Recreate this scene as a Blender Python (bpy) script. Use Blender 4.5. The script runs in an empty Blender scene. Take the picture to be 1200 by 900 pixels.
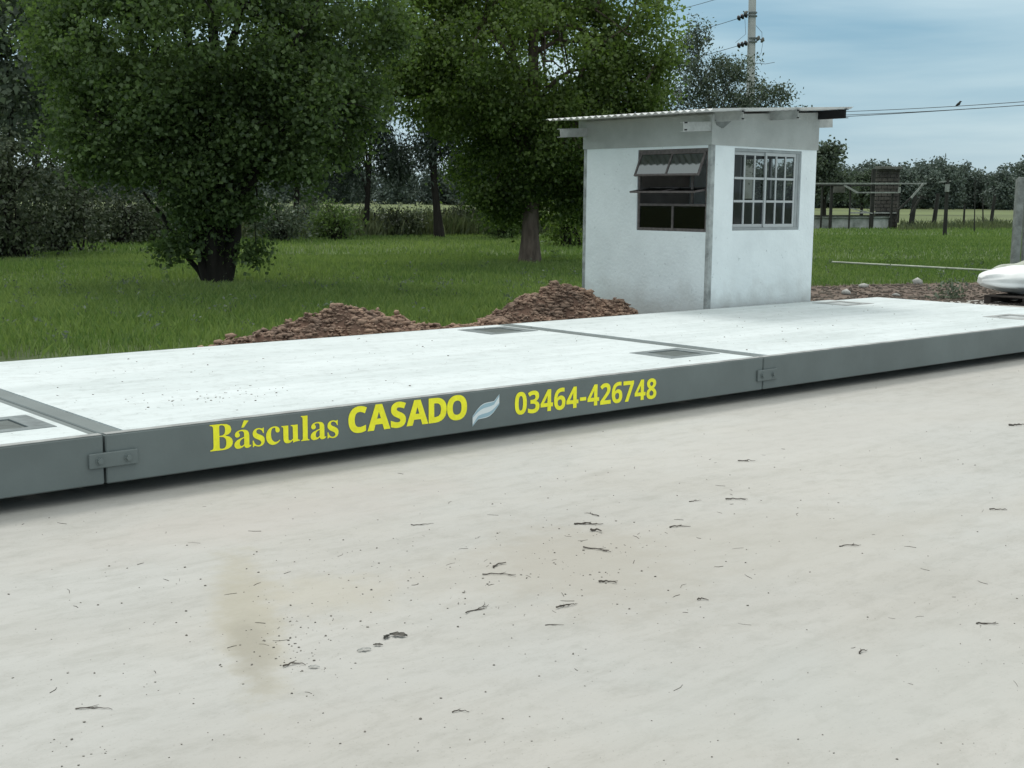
import bpy, bmesh, math, random
import numpy as np
from mathutils import Vector, Matrix, noise
random.seed(7); rng = np.random.default_rng(7)
scene = bpy.context.scene
COL = scene.collection

# ------------------------------------------------------------------ camera
R = ((0.7577, -0.0877, 0.6466), (-0.6525, -0.1150, 0.7490), (0.0087, -0.9895, -0.1443))   # columns: right, down, forward
CAMLOC = (0.268, -5.659, 1.420)
FPX = 1471.8
cam = bpy.data.cameras.new('camera'); camo = bpy.data.objects.new('camera', cam); COL.objects.link(camo)
mr = Matrix([(r[0], -r[1], -r[2]) for r in R]).to_quaternion().to_matrix().to_4x4()
camo.matrix_world = Matrix.Translation(CAMLOC) @ mr
cam.sensor_fit = 'HORIZONTAL'; cam.sensor_width = 36; cam.lens = FPX/1200*36
cam.clip_start = 0.05; cam.clip_end = 6000
scene.camera = camo
def at(px, py, d):        # world point seen at photo pixel px,py and d metres ahead
    a = ((px-600)/FPX, (py-450)/FPX, 1.0)
    return Vector([CAMLOC[i] + d*sum(R[i][k]*a[k] for k in range(3)) for i in range(3)])
def ground(px, py, z=0.0):
    a = ((px-600)/FPX, (py-450)/FPX, 1.0)
    r = [sum(R[i][k]*a[k] for k in range(3)) for i in range(3)]
    t = (z-CAMLOC[2])/r[2]
    return Vector([CAMLOC[i]+t*r[i] for i in range(3)])

# ------------------------------------------------------------------ light
SUN_EL, SUN_AZ = math.radians(58), math.radians(18)      # azimuth measured from +Y towards +X
world = bpy.data.worlds.new('World'); scene.world = world; world.use_nodes = True
nt = world.node_tree; N = nt.nodes; L = nt.links; N.clear()
def nd(tree, t, **kw):
    n = tree.nodes.new(t)
    for k, v in kw.items():
        if k.startswith('i_'):
            key = k[2:]
            n.inputs[int(key) if key.isdigit() else key].default_value = v
        else: setattr(n, k, v)
    return n
out = nd(nt, 'ShaderNodeOutputWorld'); bg = nd(nt, 'ShaderNodeBackground'); bg.inputs[1].default_value = 0.10
sky = nd(nt, 'ShaderNodeTexSky', sky_type='NISHITA', sun_disc=False, sun_elevation=SUN_EL, sun_rotation=SUN_AZ)
tc = nd(nt, 'ShaderNodeTexCoord'); mp = nd(nt, 'ShaderNodeMapping'); mp.inputs['Scale'].default_value = (1.0, 1.0, 9.0)
mp.inputs['Rotation'].default_value = (0.05, -0.03, 0)
L.new(tc.outputs['Generated'], mp.inputs[0])
nz = nd(nt, 'ShaderNodeTexNoise', i_Scale=1.9, i_Detail=6.0, i_Roughness=0.5, i_Distortion=0.3); L.new(mp.outputs[0], nz.inputs['Vector'])
rp = nd(nt, 'ShaderNodeValToRGB'); L.new(nz.outputs[0], rp.inputs[0])
e = rp.color_ramp.elements
e[0].position = 0.34; e[0].color = (2.3, 4.15, 5.35, 1); e[1].position = 0.66; e[1].color = (5.9, 7.4, 7.8, 1)
sx = nd(nt, 'ShaderNodeSeparateXYZ'); L.new(tc.outputs['Generated'], sx.inputs[0])
# overcast vault: about 2.4 times as bright overhead as at the horizon
mr_ = nd(nt, 'ShaderNodeMapRange', i_1=0.12, i_2=1.0, i_3=1.0, i_4=1.9); L.new(sx.outputs[2], mr_.inputs[0])
vm = nd(nt, 'ShaderNodeVectorMath', operation='SCALE'); 
zf = nd(nt, 'ShaderNodeMapRange', i_1=0.13, i_2=0.55, i_3=0.0, i_4=0.85); L.new(sx.outputs[2], zf.inputs[0])
zc = nd(nt, 'ShaderNodeMixRGB', i_2=(8.0, 7.9, 7.3, 1)); L.new(zf.outputs[0], zc.inputs[0]); L.new(rp.outputs[0], zc.inputs[1])
L.new(zc.outputs[0], vm.inputs[0]); L.new(mr_.outputs[0], vm.inputs['Scale'])
hz = nd(nt, 'ShaderNodeMapRange', i_1=0.0, i_2=0.10, i_3=0.45, i_4=0.0); L.new(sx.outputs[2], hz.inputs[0])
mh = nd(nt, 'ShaderNodeMixRGB', i_2=(5.6, 6.7, 7.3, 1)); L.new(hz.outputs[0], mh.inputs[0]); L.new(vm.outputs[0], mh.inputs[1])
mx = nd(nt, 'ShaderNodeMixRGB', i_0=0.86); L.new(sky.outputs[0], mx.inputs[1]); L.new(mh.outputs[0], mx.inputs[2])
L.new(mx.outputs[0], bg.inputs[0]); L.new(bg.outputs[0], out.inputs[0])
sun = bpy.data.lights.new('sun', 'SUN'); sun.energy = 1.4; sun.angle = math.radians(16); sun.color = (1.0, 0.97, 0.92)
suno = bpy.data.objects.new('sun', sun); COL.objects.link(suno)
sd = Vector((math.sin(SUN_AZ)*math.cos(SUN_EL), math.cos(SUN_AZ)*math.cos(SUN_EL), math.sin(SUN_EL)))
suno.rotation_euler = sd.to_track_quat('Z', 'Y').to_euler()
scene.view_settings.view_transform = 'Standard'; scene.view_settings.look = 'None'
scene.view_settings.exposure = 0.15; scene.view_settings.gamma = 1.0
scene.render.engine = 'CYCLES'
scene.cycles.max_bounces = 8; scene.cycles.transparent_max_bounces = 12
scene.cycles.use_denoising = True

# ------------------------------------------------------------------ helpers
def finish(o, name, label=None, cat=None, group=None, kind=None):
    if label: o['label'] = label
    if cat: o['category'] = cat
    if group: o['group'] = group
    if kind: o['kind'] = kind
    return o
def thing(name, label, cat, loc=(0, 0, 0), group=None):
    o = bpy.data.objects.new(name, None); o.empty_display_size = 0.2; COL.objects.link(o); o.location = loc
    return finish(o, name, label, cat, group)
def root_loc(o):
    v = Vector((0, 0, 0))
    while o: v += o.location; o = o.parent
    return v
class MB:
    def __init__(s): s.v = []; s.f = []; s.sm = []
    def add(s, vs, fs, smooth=False):
        k = len(s.v); s.v += [tuple(p) for p in vs]; s.f += [tuple(i+k for i in f) for f in fs]; s.sm += [smooth]*len(fs); return s
    def box(s, x0, x1, y0, y1, z0, z1):
        return s.add([(x0,y0,z0),(x1,y0,z0),(x1,y1,z0),(x0,y1,z0),(x0,y0,z1),(x1,y0,z1),(x1,y1,z1),(x0,y1,z1)],
                     [(0,3,2,1),(4,5,6,7),(0,1,5,4),(1,2,6,5),(2,3,7,6),(3,0,4,7)])
    def bar(s, a, b, w, h=None, up=(0, 0, 1)):
        a = Vector(a); b = Vector(b); h = h or w; d = (b-a).normalized(); u = Vector(up)
        if abs(d.dot(u)) > 0.98: u = Vector((0, 1, 0))
        sd_ = d.cross(u).normalized()*w/2; uu = sd_.cross(d).normalized()*h/2
        vs = [a-sd_-uu, a+sd_-uu, a+sd_+uu, a-sd_+uu, b-sd_-uu, b+sd_-uu, b+sd_+uu, b-sd_+uu]
        return s.add(vs, [(0,3,2,1),(4,5,6,7),(0,1,5,4),(1,2,6,5),(2,3,7,6),(3,0,4,7)])
    def tube(s, pts, rad, n=8, cap=True):
        pts = [Vector(p) for p in pts]; rad = rad if isinstance(rad, (list, tuple)) else [rad]*len(pts)
        vs = []; fs = []; prev = None
        for i, p in enumerate(pts):
            d = (pts[min(i+1, len(pts)-1)]-pts[max(i-1, 0)]).normalized()
            a = prev if prev is not None else (Vector((1, 0, 0)) if abs(d.x) < .9 else Vector((0, 1, 0)))
            a = (a-d*a.dot(d)).normalized(); prev = a; b = d.cross(a)
            for k in range(n):
                t = 2*math.pi*k/n; vs.append(p+(a*math.cos(t)+b*math.sin(t))*rad[i])
            if i:
                for k in range(n):
                    k2 = (k+1) % n; fs.append(((i-1)*n+k, (i-1)*n+k2, i*n+k2, i*n+k))
        s.add(vs, fs, True)
        if cap:
            m = len(pts)-1; s.add(vs[:n], [tuple(range(n))[::-1]]); s.add(vs[m*n:], [tuple(range(n))])
        return s
    def build(s, name, mat, parent=None, bevel=0, label=None, cat=None, group=None, kind=None, origin=None):
        org = root_loc(parent) if parent else Vector(origin or (0, 0, 0))
        me = bpy.data.meshes.new(name)
        me.from_pydata([(p[0]-org[0], p[1]-org[1], p[2]-org[2]) for p in s.v], [], s.f); me.update()
        me.polygons.foreach_set('use_smooth', s.sm)
        if bevel:
            bm = bmesh.new(); bm.from_mesh(me)
            es = [e for e in bm.edges if len(e.link_faces) == 2 and e.calc_face_angle() > 0.6]
            bmesh.ops.bevel(bm, geom=es, offset=bevel, segments=1, affect='EDGES'); bm.to_mesh(me); bm.free()
        me.materials.append(mat)
        o = bpy.data.objects.new(name, me); COL.objects.link(o)
        if parent: o.parent = parent
        else: o.location = org
        return finish(o, name, label, cat, group, kind)
def npmesh(name, V, F, mat, parent=None, col=None, origin=(0, 0, 0), smooth=False, **kw):
    """V (n,3) world coordinates, F (m,k) indices, col (n,) per-vertex tint"""
    org = np.array(root_loc(parent) if parent else origin, dtype=np.float32)
    me = bpy.data.meshes.new(name); k = F.shape[1]
    me.vertices.add(len(V)); me.vertices.foreach_set('co', (V-org).astype(np.float32).ravel())
    me.loops.add(F.size); me.loops.foreach_set('vertex_index', F.astype(np.int32).ravel())
    me.polygons.add(len(F)); me.polygons.foreach_set('loop_start', np.arange(0, F.size, k, dtype=np.int32))
    me.polygons.foreach_set('loop_total', np.full(len(F), k, dtype=np.int32))
    if smooth: me.polygons.foreach_set('use_smooth', np.ones(len(F), dtype=bool))
    if col is not None:
        a = me.attributes.new('tint', 'FLOAT', 'POINT'); a.data.foreach_set('value', col.astype(np.float32))
    me.update(); me.materials.append(mat)
    o = bpy.data.objects.new(name, me); COL.objects.link(o)
    if parent: o.parent = parent
    else: o.location = tuple(org)
    return finish(o, name, **kw)

# ------------------------------------------------------------------ materials
def mat(name, base, rough=0.85, scale=None, amp=0.25, bump=0.0, bscale=40, metal=0.0, spec=0.3, dark=None, stretch=(1, 1, 1), detail=6):
    m = bpy.data.materials.new(name); m.use_nodes = True; t = m.node_tree; b = t.nodes['Principled BSDF']
    b.inputs['Roughness'].default_value = rough; b.inputs['Metallic'].default_value = metal
    b.inputs['Specular IOR Level'].default_value = spec; b.inputs['Base Color'].default_value = (*base, 1)
    c = nd(t, 'ShaderNodeTexCoord'); mpn = nd(t, 'ShaderNodeMapping'); mpn.inputs['Scale'].default_value = stretch
    t.links.new(c.outputs['Object'], mpn.inputs[0])
    if scale:
        n = nd(t, 'ShaderNodeTexNoise', i_Scale=scale, i_Detail=detail, i_Roughness=0.6); t.links.new(mpn.outputs[0], n.inputs['Vector'])
        r = nd(t, 'ShaderNodeValToRGB'); d = dark or tuple(x*(1-amp) for x in base)
        r.color_ramp.elements[0].position = 0.33; r.color_ramp.elements[0].color = (*d, 1)
        r.color_ramp.elements[1].position = 0.66; r.color_ramp.elements[1].color = (*[min(1, x*(1+amp*0.4)) for x in base], 1)
        t.links.new(n.outputs[0], r.inputs[0]); t.links.new(r.outputs[0], b.inputs['Base Color'])
    if bump:
        n2 = nd(t, 'ShaderNodeTexNoise', i_Scale=bscale, i_Detail=5.0); t.links.new(mpn.outputs[0], n2.inputs['Vector'])
        bu = nd(t, 'ShaderNodeBump', i_Strength=bump, i_Distance=0.02); t.links.new(n2.outputs[0], bu.inputs['Height']); t.links.new(bu.outputs[0], b.inputs['Normal'])
    return m
def leafmat(name, c0, c1, trans=0.35, gloss=0.06, tcol=None):
    m = bpy.data.materials.new(name); m.use_nodes = True; t = m.node_tree; t.nodes.clear()
    o = nd(t, 'ShaderNodeOutputMaterial'); a = nd(t, 'ShaderNodeAttribute', attribute_name='tint')
    r = nd(t, 'ShaderNodeValToRGB'); r.color_ramp.elements[0].color = (*c0, 1); r.color_ramp.elements[1].color = (*c1, 1)
    t.links.new(a.outputs['Fac'], r.inputs[0])
    d = nd(t, 'ShaderNodeBsdfDiffuse'); tr = nd(t, 'ShaderNodeBsdfTranslucent'); g = nd(t, 'ShaderNodeBsdfGlossy'); g.inputs['Roughness'].default_value = 0.42
    g.inputs['Color'].default_value = (.8, .85, .9, 1)
    hs = nd(t, 'ShaderNodeMixRGB', blend_type='MULTIPLY', i_0=1.0); hs.inputs[2].default_value = (*(tcol or (1.3, 1.5, .6)), 1)
    t.links.new(r.outputs[0], d.inputs[0]); t.links.new(r.outputs[0], hs.inputs[1]); t.links.new(hs.outputs[0], tr.inputs[0])
    m1 = nd(t, 'ShaderNodeMixShader', i_0=trans); t.links.new(d.outputs[0], m1.inputs[1]); t.links.new(tr.outputs[0], m1.inputs[2])
    m2 = nd(t, 'ShaderNodeMixShader', i_0=gloss); t.links.new(m1.outputs[0], m2.inputs[1]); t.links.new(g.outputs[0], m2.inputs[2])
    t.links.new(m2.outputs[0], o.inputs[0]); return m
M = {}
M['steel'] = mat('grey_painted_steel', (.138, .166, .166), .5, 1.7, .16, .06, 60, spec=.4)
M['steel_edge'] = mat('worn_grey_steel', (.17, .20, .205), .5, 14, .3, .05, 60)
M['dusty'] = mat('dusty_flange', (.33, .345, .34), .75, 7, .35, .1, 50)
M['hatch_dusty'] = mat('concrete_dusted_hatch', (.42, .45, .45), .8, 9, .3, .1, 50)
M['hatch'] = mat('hatch_plate', (.085, .105, .10), .5, 20, .3, .15, 120)
M['dark'] = mat('black_steel', (.012, .013, .014), .6, 8, .2)
M['yellow'] = mat('yellow_vinyl', (.98, .93, .040), .5, 30, .12)
M['vinyl_white'] = mat('white_vinyl', (.72, .78, .80), .5)
M['vinyl_blue'] = mat('light_blue_vinyl', (.34, .50, .58), .5)
M['roof'] = mat('galvanised_sheet', (.72, .74, .74), .42, 5, .15, metal=.15, spec=.5)
M['purlin'] = mat('galvanised_purlin', (.40, .42, .41), .5, 9, .3)
M['alu'] = mat('grey_window_frame', (.30, .33, .34), .45, 10, .15)
M['bar'] = mat('pale_window_bar', (.42, .45, .46), .5)
M['rust'] = mat('rusty_window_steel', (.125, .112, .110), .7, 25, .35)
M['inside'] = mat('inner_render', (.32, .285, .27), .9, 3, .3)
M['concrete_post'] = mat('old_concrete', (.20, .22, .215), .9, 6, .4, .4, 40)
M['wood'] = mat('weathered_dark_wood', (.035, .036, .032), .9, 8, .4, .5, 30, stretch=(1, 1, .2))
M['palewood'] = mat('bleached_timber', (.30, .32, .30), .9, 8, .4)
M['whitewash_old'] = mat('stained_white_wall', (.50, .52, .51), .9, 1.2, .45, .2, 20, dark=(.16, .18, .16))
M['brick'] = mat('sooty_brick', (.085, .080, .070), .9, 1.6, .5, .3, 20, dark=(.040, .037, .035))
M['cap'] = mat('concrete_cap', (.14, .145, .13), .9, 3, .3)
M['wire'] = mat('wire_metal', (.06, .065, .07), .5)
M['porcelain'] = mat('dark_insulator', (.010, .012, .016), .3, spec=.5)
M['bag'] = mat('white_woven_plastic', (.78, .80, .80), .45, 3, .10, .3, 9, spec=.4)
M['bag_grey'] = mat('dirty_plastic', (.42, .45, .38), .55, 5, .3, .4, 12)
M['pallet'] = mat('dark_pallet_wood', (.045, .038, .034), .9, 10, .4)
M['bark'] = mat('brown_bark', (.135, .108, .090), .95, 7, .5, 1.0, 22, stretch=(1, 1, .25))
M['bark_dark'] = mat('dark_bark', (.022, .020, .017), .95, 7, .5, 1.0, 22, stretch=(1, 1, .25))
M['twig'] = mat('dry_twig', (.095, .083, .072), .9, 60, .4)
M['stone'] = mat('small_stone', (.20, .185, .165), .9, 30, .5)
M['mortar'] = mat('grey_mortar', (.17, .165, .155), .9, 3, .3)
M['rubble'] = mat('brown_rubble', (.125, .108, .090), .95, 1.5, .6, .5, 30, dark=(.06, .048, .04))
M['stone_pale'] = mat('pale_stone', (.42, .42, .40), .9, 30, .3)
M['paper'] = mat('pale_paper', (.45, .46, .44), .8)
M['leaf_dry'] = mat('dry_leaf', (.09, .085, .075), .8)

# whitewashed render: faint blotches, thin patches, drips near the foot
def whitewash():
    m = mat('whitewashed_render', (.72, .79, .81), .9, None, 0, .28, 28); t = m.node_tree; b = t.nodes['Principled BSDF']
    c = nd(t, 'ShaderNodeTexCoord')
    n1 = nd(t, 'ShaderNodeTexNoise', i_Scale=2.2, i_Detail=8.0, i_Roughness=.65); t.links.new(c.outputs['Object'], n1.inputs['Vector'])
    n2 = nd(t, 'ShaderNodeTexNoise', i_Scale=14.0, i_Detail=6.0, i_Roughness=.7); t.links.new(c.outputs['Object'], n2.inputs['Vector'])
    r1 = nd(t, 'ShaderNodeValToRGB'); r1.color_ramp.elements[0].position = .35; r1.color_ramp.elements[0].color = (.69, .755, .78, 1)
    r1.color_ramp.elements[1].position = .6; r1.color_ramp.elements[1].color = (.76, .83, .855, 1); t.links.new(n1.outputs[0], r1.inputs[0])
    r2 = nd(t, 'ShaderNodeValToRGB'); r2.color_ramp.elements[0].position = .26; r2.color_ramp.elements[0].color = (.35, .38, .38, 1)
    r2.color_ramp.elements[1].position = .36; r2.color_ramp.elements[1].color = (1, 1, 1, 1); t.links.new(n2.outputs[0], r2.inputs[0])
    mm = nd(t, 'ShaderNodeMixRGB', blend_type='MULTIPLY', i_0=.8); t.links.new(r1.outputs[0], mm.inputs[1]); t.links.new(r2.outputs[0], mm.inputs[2])
    sz = nd(t, 'ShaderNodeSeparateXYZ'); t.links.new(c.outputs['Object'], sz.inputs[0])
    n3 = nd(t, 'ShaderNodeTexNoise', i_Scale=5.0, i_Detail=5.0); t.links.new(c.outputs['Object'], n3.inputs['Vector'])
    ad = nd(t, 'ShaderNodeMath', operation='MULTIPLY_ADD', i_1=.55); t.links.new(n3.outputs[0], ad.inputs[0]); t.links.new(sz.outputs[2], ad.inputs[2])
    mrn = nd(t, 'ShaderNodeMapRange', i_1=.48, i_2=.85, i_3=.5, i_4=0.0); t.links.new(ad.outputs[0], mrn.inputs[0])
    m3 = nd(t, 'ShaderNodeMixRGB', i_2=(.34, .33, .30, 1)); t.links.new(mrn.outputs[0], m3.inputs[0]); t.links.new(mm.outputs[0], m3.inputs[1])
    t.links.new(m3.outputs[0], b.inputs['Base Color']); return m
M['white'] = whitewash()
M['render'] = mat('bare_grey_render', (.40, .425, .415), .92, 3, .14, .3, 60)
M['render2'] = mat('rough_corner_post', (.36, .39, .39), .92, 9, .4, .5, 40)

def deckmat():     # pale screeded concrete of the deck
    m = mat('pale_deck_concrete', (.70, .73, .72), .8, None, 0, .12, 30, stretch=(.25, 1, 1)); t = m.node_tree; b = t.nodes['Principled BSDF']
    c = nd(t, 'ShaderNodeTexCoord'); mp_ = nd(t, 'ShaderNodeMapping'); mp_.inputs['Scale'].default_value = (.35, 1.6, 1); t.links.new(c.outputs['Object'], mp_.inputs[0])
    n1 = nd(t, 'ShaderNodeTexNoise', i_Scale=2.0, i_Detail=9.0, i_Roughness=.62, i_Distortion=.4); t.links.new(mp_.outputs[0], n1.inputs['Vector'])
    r1 = nd(t, 'ShaderNodeValToRGB'); r1.color_ramp.elements[0].position = .30; r1.color_ramp.elements[0].color = (.50, .555, .56, 1)
    r1.color_ramp.elements[1].position = .62; r1.color_ramp.elements[1].color = (.595, .65, .66, 1); t.links.new(n1.outputs[0], r1.inputs[0])
    n2 = nd(t, 'ShaderNodeTexNoise', i_Scale=26.0, i_Detail=3.0, i_Roughness=.5); t.links.new(c.outputs['Object'], n2.inputs['Vector'])
    r2 = nd(t, 'ShaderNodeValToRGB'); r2.color_ramp.elements[0].position = .245; r2.color_ramp.elements[0].color = (.35, .36, .35, 1)
    r2.color_ramp.elements[1].position = .29; r2.color_ramp.elements[1].color = (1, 1, 1, 1); t.links.new(n2.outputs[0], r2.inputs[0])
    mm = nd(t, 'ShaderNodeMixRGB', blend_type='MULTIPLY', i_0=.9); t.links.new(r1.outputs[0], mm.inputs[1]); t.links.new(r2.outputs[0], mm.inputs[2])
    n4 = nd(t, 'ShaderNodeTexNoise', i_Scale=1.1, i_Detail=7.0, i_Roughness=.6, i_Distortion=1.5); mp4 = nd(t, 'ShaderNodeMapping'); mp4.inputs['Scale'].default_value = (.18, 2.4, 1); t.links.new(c.outputs['Object'], mp4.inputs[0]); t.links.new(mp4.outputs[0], n4.inputs['Vector'])
    r4 = nd(t, 'ShaderNodeValToRGB'); r4.color_ramp.elements[0].position = .38; r4.color_ramp.elements[0].color = (.80, .80, .79, 1); r4.color_ramp.elements[1].position = .52; r4.color_ramp.elements[1].color = (1, 1, 1, 1); t.links.new(n4.outputs[0], r4.inputs[0])
    n5 = nd(t, 'ShaderNodeTexNoise', i_Scale=11.0, i_Detail=9.0, i_Roughness=.75); t.links.new(c.outputs['Object'], n5.inputs['Vector'])
    r5 = nd(t, 'ShaderNodeValToRGB'); r5.color_ramp.elements[0].position = .36; r5.color_ramp.elements[0].color = (.80, .80, .79, 1); r5.color_ramp.elements[1].position = .50; r5.color_ramp.elements[1].color = (1, 1, 1, 1); t.links.new(n5.outputs[0], r5.inputs[0])
    m4 = nd(t, 'ShaderNodeMixRGB', blend_type='MULTIPLY', i_0=.3); t.links.new(mm.outputs[0], m4.inputs[1]); t.links.new(r4.outputs[0], m4.inputs[2])
    m5 = nd(t, 'ShaderNodeMixRGB', blend_type='MULTIPLY', i_0=.7); t.links.new(m4.outputs[0], m5.inputs[1]); t.links.new(r5.outputs[0], m5.inputs[2])
    t.links.new(m5.outputs[0], b.inputs['Base Color']); return m
M['deck'] = deckmat()
def yardmat():     # pale compacted concrete yard: long wheel-swept streaks, sandy stain, specks
    m = bpy.data.materials.new('pale_concrete_yard'); m.use_nodes = True; t = m.node_tree; b = t.nodes['Principled BSDF']
    b.inputs['Roughness'].default_value = .9; b.inputs['Specular IOR Level'].default_value = .2
    c = nd(t, 'ShaderNodeTexCoord')
    def noise_(scale, det, ro, st=(1, 1, 1), dist=0., rot=0.):
        mp_ = nd(t, 'ShaderNodeMapping'); mp_.inputs['Scale'].default_value = st; mp_.inputs['Rotation'].default_value = (0, 0, rot); t.links.new(c.outputs['Object'], mp_.inputs[0])
        n = nd(t, 'ShaderNodeTexNoise', i_Scale=scale, i_Detail=det, i_Roughness=ro, i_Distortion=dist); t.links.new(mp_.outputs[0], n.inputs['Vector']); return n
    def ramp(n, p0, c0, p1, c1):
        r = nd(t, 'ShaderNodeValToRGB'); r.color_ramp.elements[0].position = p0; r.color_ramp.elements[0].color = (*c0, 1)
        r.color_ramp.elements[1].position = p1; r.color_ramp.elements[1].color = (*c1, 1); t.links.new(n.outputs[0], r.inputs[0]); return r
    def mul(a, bq, f):
        mm = nd(t, 'ShaderNodeMixRGB', blend_type='MULTIPLY', i_0=f); t.links.new(a.outputs[0], mm.inputs[1]); t.links.new(bq.outputs[0], mm.inputs[2]); return mm
    base = ramp(noise_(.55, 8., .6, (.45, 1, 1), .5, .1), .30, (.385, .383, .365), .68, (.450, .452, .435))
    streak = ramp(noise_(2.4, 9., .68, (.22, 1.3, 1), 1.6, .10), .34, (.91, .91, .90), .56, (1, 1, 1))
    fine = ramp(noise_(9., 10., .78, (.6, 1.1, 1), .3), .33, (.80, .80, .78), .52, (1, 1, 1))
    grit = ramp(noise_(85., 5., .7), .30, (.55, .53, .50), .40, (1, 1, 1))
    hue = ramp(noise_(.8, 4., .55, (.6, 1, 1), .6, .2), .40, (1, 1, 1), .62, (1.0, .965, .93))
    base = mul(base, hue, .6)
    k = mul(mul(mul(base, streak, .8), fine, .65), grit, .6)
    def blot(cx, cy, rx, ry, colr, f, rot=0., sc=3.0):
        mp_ = nd(t, 'ShaderNodeMapping', vector_type='TEXTURE'); mp_.inputs['Location'].default_value = (cx, cy, 0); mp_.inputs['Rotation'].default_value = (0, 0, rot); mp_.inputs['Scale'].default_value = (rx, ry, 1)
        t.links.new(c.outputs['Object'], mp_.inputs[0])
        ln = nd(t, 'ShaderNodeVectorMath', operation='LENGTH'); t.links.new(mp_.outputs[0], ln.inputs[0])
        n = noise_(sc, 6., .6)
        a = nd(t, 'ShaderNodeMath', operation='MULTIPLY_ADD', i_1=1.3); t.links.new(n.outputs[0], a.inputs[0]); t.links.new(ln.outputs['Value'], a.inputs[2])
        q = nd(t, 'ShaderNodeMapRange', i_1=.95, i_2=1.75, i_3=f, i_4=0.); q.interpolation_type = 'SMOOTHSTEP'; t.links.new(a.outputs[0], q.inputs[0])
        mm = nd(t, 'ShaderNodeMixRGB'); mm.inputs[2].default_value = (*colr, 1); t.links.new(q.outputs[0], mm.inputs[0]); t.links.new(k_[0].outputs[0], mm.inputs[1]); k_[0] = mm
    k_ = [k]
    for (px, py, rx, ry, colr, f) in ((290, 715, .95, .150, (.345, .32, .25), .62), (385, 695, .30, .30, (.40, .375, .31), .45), (294, 760, .40, .085, (.27, .255, .215), .55),
                                      (600, 665, .9, .4, (.37, .35, .31), .4), (690, 660, .8, .5, (.33, .31, .27), .5), (900, 640, 1.6, .6, (.37, .355, .32), .45),
                                      (350, 600, 1.2, .4, (.41, .38, .355), .4), (1050, 800, 1.2, .5, (.41, .425, .41), .3), (1000, 500, 3., .7, (.46, .455, .435), .4)):
        g = ground(px, py); blot(g.x, g.y, rx, ry, colr, f, (1.12 if rx < 1 and f > .4 else random.uniform(-.3, .3)), 3.0 if rx > 1 else 8.0)
    t.links.new(k_[0].outputs[0], b.inputs['Base Color'])
    n2 = noise_(30., 6., .6, (.6, 1, 1)); n3 = noise_(4., 6., .6, (.3, 1, 1))
    ad = nd(t, 'ShaderNodeMath', operation='MULTIPLY_ADD', i_1=3.); t.links.new(n3.outputs[0], ad.inputs[0]); t.links.new(n2.outputs[0], ad.inputs[2])
    bu = nd(t, 'ShaderNodeBump', i_Strength=.20, i_Distance=.01); t.links.new(ad.outputs[0], bu.inputs['Height']); t.links.new(bu.outputs[0], b.inputs['Normal'])
    return m
M['yard'] = yardmat()
M['soil'] = mat('brown_soil', (.16, .100, .074), .95, 3.5, .55, .8, 25)
M['clod'] = mat('crumbly_brown_clod', (.30, .205, .150), .95, 2.0, .55, .8, 40, dark=(.15, .11, .088))
M['gravel_dirt'] = mat('stony_dirt', (.15, .118, .095), .95, 2.2, .5, .8, 25, dark=(.075, .052, .040))
M['lawn_soil'] = mat('mossy_ground', (.085, .125, .042), .95, .6, .45, .5, 8)
M['field'] = mat('pale_crop_field', (.115, .145, .052), .95, .05, .35, .3, 2, stretch=(1, .3, 1))
M['blade'] = leafmat('grass_blade', (.092, .158, .046), (.275, .350, .125), .35, .02, (1.2, 1.3, .7))
M['weed_blade'] = leafmat('tall_weed', (.055, .080, .035), (.19, .215, .12), .3, .03, (1.2, 1.2, .7))
M['leaf_a'] = leafmat('dark_green_leaf', (.042, .072, .026), (.175, .250, .100), .45, .02, (1.2, 1.35, .7))
M['leaf_b'] = leafmat('green_leaf', (.038, .072, .018), (.180, .245, .080), .42, .02)
M['leaf_c'] = leafmat('grey_green_leaf', (.040, .058, .040), (.17, .21, .15), .25, .02, (1, 1.1, .8))
M['leaf_d'] = leafmat('blue_dark_needle', (.030, .046, .036), (.095, .125, .095), .3, .03, (1, 1.1, .8))
M['leaf_far'] = leafmat('haze_tinted_far_leaf', (.075, .100, .088), (.160, .195, .165), .15, .02, (1, 1.1, .9))  # distance haze is put into these paler, greyer leaf colours
M['leaf_e'] = leafmat('brown_grey_twiggy_leaf', (.038, .052, .028), (.110, .135, .080), .15, .03, (1, 1, .8))
def glassmat():
    m = bpy.data.materials.new('window_glass'); m.use_nodes = True; t = m.node_tree; t.nodes.clear()
    o = nd(t, 'ShaderNodeOutputMaterial'); g = nd(t, 'ShaderNodeBsdfGlossy'); g.inputs['Roughness'].default_value = .03; g.inputs['Color'].default_value = (.40, .42, .43, 1); tr = nd(t, 'ShaderNodeBsdfTransparent'); tr.inputs[0].default_value = (.55, .56, .55, 1)
    fr = nd(t, 'ShaderNodeFresnel', i_IOR=1.55); m1 = nd(t, 'ShaderNodeMixShader')
    t.links.new(fr.outputs[0], m1.inputs[0]); t.links.new(tr.outputs[0], m1.inputs[1]); t.links.new(g.outputs[0], m1.inputs[2]); t.links.new(m1.outputs[0], o.inputs[0]); return m
M['glass'] = glassmat()
M['glass_clear'] = M['glass'].copy(); M['glass_clear'].name = 'clear_glass'
for n_ in M['glass_clear'].node_tree.nodes:
    if n_.type == 'BSDF_TRANSPARENT': n_.inputs[0].default_value = (.9, .88, .87, 1)
M['glass_dim'] = M['glass'].copy(); M['glass_dim'].name = 'dimmed_tilted_glass'  # tilted panes: bright sky reflection toned down through darker gloss colour
for n_ in M['glass_dim'].node_tree.nodes:
    if n_.type == 'BSDF_GLOSSY': n_.inputs['Color'].default_value = (.17, .19, .195, 1); n_.inputs['Roughness'].default_value = .06
    if n_.type == 'BSDF_TRANSPARENT': n_.inputs[0].default_value = (.35, .36, .36, 1)
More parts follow.
